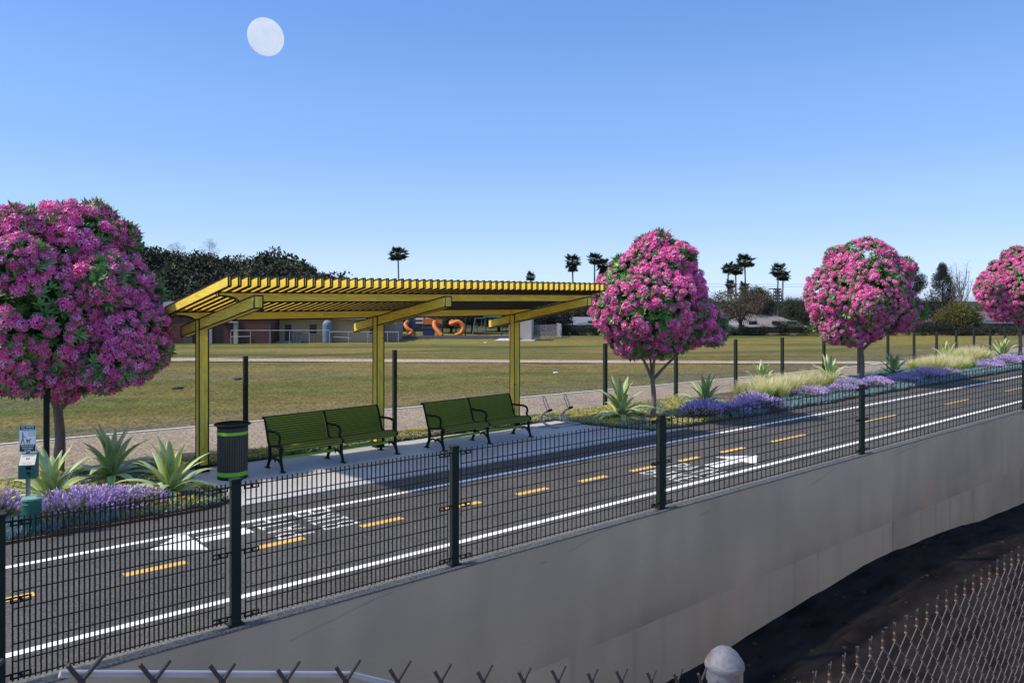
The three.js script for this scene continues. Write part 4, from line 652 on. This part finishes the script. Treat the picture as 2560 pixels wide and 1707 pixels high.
{
  const d = 103, [x, z] = at(S(1198, d), d + 1.6), t = thing('utility_block', 'grey concrete utility block behind the right pergola post', 'utility block', x, YB, z, FACE - .12);
  part('body', blk(3.0, Y(728, d), 3, 0, 0, 0), mat([.36, .34, .31], .95), t); part('cap', blk(3.2, .16, 3.2, 0, Y(728, d), 0), mat([.4, .38, .36], .9), t); part('slab', blk(5.2, .12, 5, -.6, 0, .5), mat([.5, .48, .45], .9), t); part('fountain', [new THREE.CylinderGeometry(.5, .4, .75, 14).translate(-.7, .5, 1.9)], mat([.33, .32, .31], .8), t);
  // mesh enclosure
  const e = thing('chain_link_enclosure', 'grey chain link enclosure right of the utility block', 'fence', 0, YB, 0), P = (s, dd, h) => { const [a, b] = at(s, dd); return V(a, h, b); }, c = [[S(1216, 104), 104], [S(1290, 112), 112], [S(1276, 119), 119]];
  for (let i = 0; i < 2; i++) { const [a, b] = [c[i], c[i + 1]]; for (let k = 0; k <= 4; k++) part('post', bar(P(mix(a[0], b[0], k / 4), mix(a[1], b[1], k / 4), 0), P(mix(a[0], b[0], k / 4), mix(a[1], b[1], k / 4), 1.9), .04, 5), M.steel, e); part('rail', bar(P(...a, 1.9), P(...b, 1.9), .035, 5), M.steel, e); const g = []; for (let k = 0; k < 46; k++) for (const q of [0, 1]) g.push(bar(P(mix(a[0], b[0], k / 46), mix(a[1], b[1], k / 46), q ? 1.9 : 0), P(mix(a[0], b[0], Math.min(1, (k + 8) / 46)), mix(a[1], b[1], Math.min(1, (k + 8) / 46)), q ? 0 : 1.9), .014, 3, .014, true)); part('wire_mesh', g, mat([.3, .27, .27], .6), e, 'stuff'); }
}
// houses beyond the field
function house(label, px0, px1, d, eave, ridge, wallC, roofC, o = {}) {
  const w = S(px1, d) - S(px0, d), [x, z] = at(S((px0 + px1) / 2, d), d + 3.5), t = thing('house', label, 'house', x, YB, z, FACE + (o.turn ?? 0)), hE = Y(eave, d), hR = Y(ridge, d), dp = 7, in_ = o.hip ?? 2.2, ov = .5;
  part('wall', blk(w, hE, dp, 0, 0, 0), mat(wallC, .95), t);
  part('roof', hexa([[-w / 2 - ov, hE - .05, dp / 2 + ov], [w / 2 + ov, hE - .05, dp / 2 + ov], [w / 2 + ov, hE - .05, -dp / 2 - ov], [-w / 2 - ov, hE - .05, -dp / 2 - ov], [-w / 2 + in_, hR, .25], [w / 2 - in_, hR, .25], [w / 2 - in_, hR, -.25], [-w / 2 + in_, hR, -.25]]), mat(roofC, .95), t);
  part('fascia', blk(w + 1.04, .16, .06, 0, hE - .2, dp / 2 + ov + .03), mat(o.fascia ?? [.35, .35, .36], .8), t);
  for (const f of o.win ?? [.25, .7]) { const q = part('window', blk(1.5, 1.1, .1, (f - .5) * w, .9, dp / 2 + .02), mat([.35, .34, .32], .8), t); part('pane', blk(1.3, .9, .06, (f - .5) * w, 1, dp / 2 + .06), mat([.02, .024, .03], .2), q); }
  if (o.door) part('door', blk(o.door[1], 2.0, .1, (o.door[0] - .5) * w, .02, dp / 2 + .03), mat(o.door[2], .8), t);
  if (o.chimney) part('chimney', blk(.6, 1, .6, (o.chimney - .5) * w, hR - .6, .6), mat([.06, .05, .05], .9), t);
  return t;
}
house('low house with brown roof behind the climbing frame', 905, 985, 135, 741, 719, [.12, .10, .09], [.20, .165, .15], { hip: 1.2 });
house('low house with slate blue roof left of the second pink tree', 1278, 1395, 130, 744, 729, [.12, .12, .13], [.16, .17, .20], { hip: 2 });
house('grey roofed bungalow behind the bare tree at right', 1680, 1845, 128, 748, 722, [.07, .065, .062], [.19, .175, .165], { hip: 4, door: [.04, 1.7, [.75, .75, .76]], chimney: .62, fascia: [.5, .5, .52], win: [.3, .62, .85] });
house('dark roofed house behind dark shrubs, right of the third pink tree', 2095, 2165, 130, 738, 720, [.06, .055, .055], [.085, .08, .085], { hip: 1.5 });
house('wide dark roofed house left of the farthest pink tree', 2215, 2420, 130, 741, 716, [.06, .058, .06], [.10, .10, .115], { hip: 3, win: [.28, .36, .7], fascia: [.12, .12, .13] });

// trees and hedges beyond the field
leafTree('dark rounded tree behind the playground swings', S(1083, 124), 124, Y(706, 124), 5.2, 1.8, BK, 21, { n: 120 });
leafTree('leafy green tree between the two small playground roofs', S(1035, 128), 128, Y(715, 128), 6.2, 1.2, MG, 22, { n: 120 });
leafTree('tree rising behind the teal canopy', S(1145, 134), 134, Y(704, 134), 8, 1.5, [.045, .05, .018], 23, { n: 120 });
leafTree('black green conifer right of the utility block', S(1252, 120), 120, Y(700, 120), 6.5, .6, BK, 24, { n: 150 });
leafTree('yellowish green tree behind the slate blue roof', S(1318, 145), 145, Y(700, 145), 6.5, 2, YG, 25, { n: 100 });
leafTree('dark tree just left of the second pink tree', S(1352, 140), 140, Y(688, 140), 5.5, 2, DG, 26, { n: 110 });
leafTree('dark tree filling the gap behind the hut and playground', S(905, 122), 122, Y(722, 122), 4.6, .8, DG, 27, { n: 80 });
leafTree('broad brown half bare tree before the grey roofed bungalow', S(1700, 120), 120, Y(664, 120), 8.6, 2.6, BR, 28, { n: 90, sparse: 1, k: .15 });
leafTree('green topped tree between the tall palms and the lattice tower', S(1738, 133), 133, Y(664, 133), 5.6, 2.6, [.04, .05, .022], 29, { n: 120 });
leafTree('thin yellowing tree at the left of the half bare tree', S(1652, 124), 124, Y(692, 124), 3.2, 1, [.075, .065, .02], 30, { n: 60, sparse: 1 });
leafTree('dark round tree right of the lattice tower', S(1822, 140), 140, Y(688, 140), 4.6, 1.5, DG, 31, { n: 90 });
leafTree('dark tree behind the left side of the third pink tree', S(1850, 138), 138, Y(690, 138), 5, 1, DG, 32, { n: 90 });
leafTree('tall dark tree peeping out right of the third pink tree', S(2088, 125), 125, Y(626, 125), 4.2, Y(680, 125), BK, 33, { n: 110 });
leafTree('tall dark conifer left of the leafless grey tree', S(2165, 130), 130, Y(608, 130), 6.4, 1.4, [.03, .03, .026], 34, { n: 170, cone: 1, k: .17 });
leafTree('yellow green bush in front of the leafless grey tree', S(2200, 122), 122, Y(702, 122), 6, .4, [.10, .095, .012], 35, { n: 130, name: 'bush', cat: 'bush' });
leafTree('dark green tree behind the roofs at the foot of the conifer', S(2120, 138), 138, Y(697, 138), 7, .8, DG, 36, { n: 110 });
leafTree('dark tree behind the farthest pink tree', S(2330, 140), 140, Y(690, 140), 9, 1, DG, 37, { n: 120 });
[['dark hedge below the slate blue roof', 1275, 1400, 745, BK], ['dark shrubs in front of the grey roofed bungalow', 1640, 1760, 752, BK], ['tall dark shrubs at the right end of the bungalow', 1775, 1850, 734, [.036, .04, .018]], ['dark shrubs behind the third pink tree trunk', 1850, 2060, 742, BK], ['dark flowering shrubs right of the third pink tree', 2080, 2180, 736, BK], ['dark shrubs in front of the wide dark roofed house', 2180, 2400, 748, BK]].forEach(([label, a, b, top, c], j) => {
  const d = 118.5, h = Y(top, d), w = S(b, d) - S(a, d), [x, z] = at(S((a + b) / 2, d), d), t = thing('hedge', label, 'hedge', x, YB, z, FACE), R = RNG(600 + j), m = [], n = Math.round(w * 9);
  for (let i = 0; i < n; i++) { const X = (R() - .5) * w, q = h * (.75 + .4 * vnoise(X * .6 + j * 9, 1, 0, 4)); m.push(M4(X, R() * q * .85, (R() - .5) * 1.6, R() * 6, mix(.5, .85, R()))); }
  inst('foliage', clumps[j % 2], cMat(c), m, t, () => { const k = mix(.6, 1.5, R()); return lin(k, k, k); });
});
{ // leafless tree
  const d = 126, [x, z] = at(S(2208, d), d), t = thing('bare_tree', 'leafless grey tree beside the tall conifer', 'tree', x, YB, z), R = RNG(71), m = mat([.16, .14, .15], .95), h = Y(606, d);
  part('trunk', limb([V(0, -.2, 0), V(.1, h * .3, 0), V(0, h * .55, 0)], .22, .14, 7, 8), m, t); const tw = [];
  for (let i = 0; i < 22; i++) { const a = R() * 2 * PI, y0 = mix(.25, .6, R()) * h, L = mix(.25, .45, R()) * h, e = V(Math.cos(a) * L * .36, L, Math.sin(a) * L * .36), p0 = V(0, y0, 0), p1 = p0.clone().addScaledVector(e, .5).add(V(Math.cos(a) * .4, 0, Math.sin(a) * .4)), p2 = p0.clone().add(e); p2.y = Math.min(p2.y, h); part('branch', limb([p0, p1, p2], .07, .02, 4, 5), m, t); for (let k = 0; k < 16; k++) { const q = p0.clone().lerp(p2, mix(.3, 1, R())), b = R() * 2 * PI; tw.push(bar(q, q.clone().add(V(Math.cos(b) * .7, mix(.2, 1.1, R()), Math.sin(b) * .7)), .014, 3, .006, true)); } }
  part('twigs', tw, m, t, 'stuff');
}
{ // treeline far beyond the houses
  const R = RNG(88), m = []; for (let i = 0; i < 900; i++) { const d = mix(165, 215, R()), s = mix(-45, 150, R()), [x, z] = at(s, d), h = (Y(716, 190)) * (.7 + .5 * vnoise(s * .12, d * .05, 0, 6)), q = mix(1.4, 2.6, R()); m.push(M4(x, YB + R() * h * .8, z, R() * 6, [q, q * .9, q])); }
  tag(inst('treeline', woodClump, mat([.04, .046, .03], 1, { vertexColors: true }), m, scene, () => { const k = mix(.6, 1.4, R()); return lin(k, k, k); }), 'low dark line of trees far behind the houses', 'treeline', null, 'stuff');
}
// palms
const frond = (() => { const l = [], R = RNG(5); for (let i = 0; i < 15; i++) { const a = (i / 14 - .5) * 2.5, L = mix(.75, 1, R()), g = new THREE.BufferGeometry(), x = Math.sin(a), y = Math.cos(a); g.setAttribute('position', new THREE.Float32BufferAttribute([0, 0, 0, x * L * .6 - y * .055, y * L * .6 + x * .055, .0, x * L, y * L, -.22 * L, 0, 0, 0, x * L, y * L, -.22 * L, x * L * .6 + y * .055, y * L * .6 - x * .055, .0], 3)); g.computeVertexNormals(); l.push(g); } l.push(bar(V(0, -.55, 0), V(0, 0, 0), .02, 4)); const g = merge(l); g.translate(0, .55, 0); return g; })();
M.frond = leafMat([.035, .045, .022], .15); M.deadFrond = mat([.075, .055, .035], 1);
[['tall palm standing alone above the middle of the pergola', 914, 583, 150, 15, 0], ['tall palm left of the pair above the pergola right end', 1315, 601, 150, 13, 1], ['taller palm of the pair beside the second pink tree', 1366, 596, 150, 12.5, 0], ['lower palm of the pair touching the second pink tree', 1385, 608, 152, 12, 1], ['leftmost palm of the group right of the second pink tree', 1673, 616, 150, 12, 0], ['middle palm of the group right of the second pink tree', 1690, 619, 154, 12.5, 0], ['tallest palm of the group right of the second pink tree', 1711, 600, 150, 15, 0], ['short palm low under the leftmost of the group', 1678, 653, 146, 8.5, 1], ['short palm low under the tallest of the group', 1710, 658, 146, 8.5, 1], ['left palm of the pair above the lattice tower', 1788, 622, 150, 14, 0], ['right lower palm of the pair above the lattice tower', 1799, 634, 152, 12, 0], ['palm barely showing over the pergola roof right of middle', 1219, 636, 150, 9, 0]].forEach(([label, px, py, d, size, skirt], i) => {
  const [x, z] = at(S(px, d), d), h = Y(py, d), t = thing('palm_tree', label, 'palm tree', x, YB, z, i), R = RNG(700 + i), r = size * .095;
  part('trunk', limb([V(0, -.2, 0), V(.1, h * .5, .1), V(0, h - .1, 0)], .19, .13, 7, 8), mat([.16, .13, .11], .95), t);
  for (let k = 0; k < 26; k++) { const f = part('frond', frond, M.frond, t); f.position.set(0, h, 0); f.rotation.set(mix(.1, 2.45, Math.sqrt((k + .5) / 26)), k * 2.399, 0, 'YXZ'); f.scale.setScalar(r * mix(.7, 1.15, R())); }
  for (let k = 0; k < (skirt ? 20 : 10); k++) { const f = part('dead_frond', frond, M.deadFrond, t); f.position.set(0, h + .15 - (skirt ? .07 * k : 0), 0); f.rotation.set(mix(2.3, 3.0, R()), k * 2.399, 0, 'YXZ'); f.scale.setScalar(r * .8); }
});
{ // lattice tower and wires
  const d = 150, [x, z] = at(S(1786, d), d), t = thing('lattice_tower', 'dark steel lattice tower between the palms and roofs', 'tower', x, YB, z, FACE), h = Y(664, d), m = mat([.05, .045, .05], .7), w = (y) => mix(.85, .5, y / h);
  for (const a of [-1, 1]) for (const b of [-1, 1]) part('leg', bar(V(a * w(0), 0, b * w(0)), V(a * w(h), h, b * w(h)), .09, 5), m, t);
  for (let i = 0; i < 12; i++) { const y0 = h * i / 12, y1 = h * (i + 1) / 12, g = []; for (const b of [-1, 1]) { g.push(bar(V(-w(y0), y0, b * w(y0)), V(w(y1), y1, b * w(y1)), .06, 4), bar(V(w(y0), y0, b * w(y0)), V(-w(y1), y1, b * w(y1)), .06, 4), bar(V(-w(y1), y1, b * w(y1)), V(w(y1), y1, b * w(y1)), .06, 4)); } part('brace', g, m, t); }
  part('cross_arm', bar(V(-1.7, h + .05, 0), V(.7, h + .05, 0), .1, 5), m, t);
  [['upper power line crossing the sky at right', 652, 640, 0], ['second power line crossing the sky just under the upper one', 658, 645, 1], ['low power line crossing behind the conifer at right', 712, 702, 2]].forEach(([label, y0, y1]) => { const D = 160, a = at(S(1560, D), D), b = at(S(2500, D), D), pts = [0, .25, .5, .75, 1].map((k) => V(mix(a[0], b[0], k), mix(Y(y0, D), Y(y1, D), k) + YB - 2 * k * (1 - k), mix(a[1], b[1], k))); tag(part('power_line', tube(pts, .022, 30, 4), M.black, scene), label, 'power line', 'power lines'); });
}
// small things on the grass
[['dark scrap lying on the grass left of the left pergola post', 408, 892, .2, .04, [.03, .035, .05]], ['dark scrap lying on the grass beside the second back fence post', 544, 871, .26, .045, [.035, .035, .04]], ['white scrap on the grass in front of the playground', 1114, 784, .18, .05, [.8, .8, .8]], ['tiny white scrap on the grass above the right bench', 1276, 857, .12, .03, [.75, .75, .75]]].forEach(([label, px, py, w, h, c], i) => {
  let d = 5400 / (py - 690); if (d > 42) d = (5.3 - .2) * 1800 / (py - 690); const [x, z] = at(S(px, d), d), R = RNG(i + 3), g = new THREE.IcosahedronGeometry(1, 2), p = g.attributes.position; for (let k = 0; k < p.count; k++) { const a = 1 + .5 * (vnoise(p.getX(k) * 3 + 5, p.getZ(k) * 3 + p.getY(k) * 2, 0, i) - .5); p.setXYZ(k, p.getX(k) * w * a, p.getY(k) * h * a + h * .6, p.getZ(k) * w * .6 * a); } g.computeVertexNormals();
  const o = tag(part('litter_scrap', fin(g), mat(c, .9), scene), label, 'scrap', 'scraps on the grass'); o.position.set(x, fieldY(x, z), z); o.rotation.y = i;
});
// pale daytime moon
{
  const D = 3000, o = part('moon', new THREE.SphereGeometry(1, 48, 32), new THREE.MeshStandardMaterial({ color: 0x000000, emissive: lin(1, 1, 1), emissiveMap: tex(256, 128, (u, v) => { const n = fbm(u * 14, v * 7, 4, 14, 6); return [.45 + .09 * (n - .5), .515 + .08 * (n - .5), .66 + .04 * (n - .5)]; }), emissiveIntensity: 1, roughness: 1 }), scene), [x, z] = at((610 - 1176) / 1800 * D, D);
  o.castShadow = false; tag(o, 'pale white oval moon high in the clear blue sky', 'moon'); o.position.set(x, 3 + (690 - 85) / 1800 * D, z); o.scale.set(.0222 * D, .0243 * D, .021 * D); o.rotation.set(0, FACE, .55, 'YXZ');
}
// ------------------------------------------------------------------ chain link fence on the near bank
{
  const t = thing('chain_link_fence', 'rusty galvanised chain link fence with barbed twists, close by at the bottom', 'fence'), Z = -1.0, wire = M.galv, rust = mat([.17, .105, .06], .85);
  const topY = (x) => x < 1.44 ? 2.545 - .318 * (x - .285) : 2.045, R = RNG(41);
  const barbM = mat([.035, .028, .03], .8); const tipX = []; for (let x = -.9; x < 1.40; x += .085) tipX.push(x + .012 * (R() - .5)); for (let x = 1.56; x < 5.4; x += .0765) tipX.push(x);
  tipX.forEach((x, i) => {
    const y = topY(x), g = [], e = x > 1.44 ? .72 : 1, l1 = mix(.020, .030, R()), l2 = mix(.018, .028, R()), r = .0029;
    g.push(bar(V(x, y - .03, Z), V(x, y - .002, Z), r * 1.5, 6), bar(V(x, y - .004, Z), V(x - l1 * .62 * e, y + l1 * .85, Z + .003), r, 6), bar(V(x, y - .004, Z), V(x + l2 * .9 * e, y + l2 * .7, Z - .003), r * .9, 6));
    part('barb', g, barbM, t);
    part('twist', [0, 1, 2].map((k) => new THREE.SphereGeometry(r * (1.75 - .15 * k), 7, 5).translate(x + (k % 2 ? .0016 : -.0016), y - .030 + k * .010, Z)), rust, t);
  });
  for (const [x0, x1, p] of [[-.9, 1.40, .0425], [1.56, 5.4, .03825]]) for (let j = 0; x0 + (j + .5) * p < x1; j++) {   // woven zigzag wires, meeting their neighbours at every bend
    const x = x0 + (j + .5) * p, n = 24, pts = []; for (let k = 0; k <= n; k++) { const vx = x + ((k + j) % 2 ? .5 : -.5) * p; pts.push(V(vx, topY(x0 < 1 ? vx : 2) - .03 - k * .039, Z + ((k + j) % 2 ? .0022 : -.0022))); }
    const g = []; for (let k = 0; k < n; k++) g.push(bar(pts[k], pts[k + 1], .0019, 5)); part('zigzag_wire', g, wire, t);
    if (j % 2) { const kn = []; for (let k = 1; k < n; k++) kn.push(new THREE.SphereGeometry(.003, 6, 4).translate(pts[k].x, pts[k].y, pts[k].z + .001)); part('crossing', kn, rust, t, 'stuff'); }
  }
  part('rail', [bar(V(.19, 2.577, Z - .008), V(.56, 2.461, Z - .008), .0044, 16), bar(V(.56, 2.461, Z - .008), V(1.45, topY(1.45) - .05, Z - .008), .0044, 16)], mat([.34, .34, .37], .55, { metalness: .2 }), t);
  const ps = part('post', bar(V(1.475, 1.0, Z), V(1.475, 2.19, Z), .036, 24), mat([.25, .26, .29], .5, { metalness: .5 }), t);
  part('post_cap', new THREE.LatheGeometry([[.0005, .038], [.008, .037], [.018, .033], [.029, .024], [.038, .011], [.0425, .003], [.043, -.001], [.0425, -.007], [.0395, -.011], [.0395, -.034], [.036, -.034]].map((q) => new THREE.Vector2(...q)), 32).translate(1.475, 2.203, Z), mat([.18, .18, .195], .65, { map: rep(tex(128, 128, (u, v) => { const n = fbm(u * 6, v * 6, 4, 6, 3); const k = smooth(.5, .75, n); return [.85 - .1 * k, .86 - .3 * k, .92 - .48 * k].map((q) => q * (.75 + .4 * vnoise(u * 30, v * 30, 30, 9))); }), 1) }), t);
}
shade(scene);
renderer.render(scene, camera);
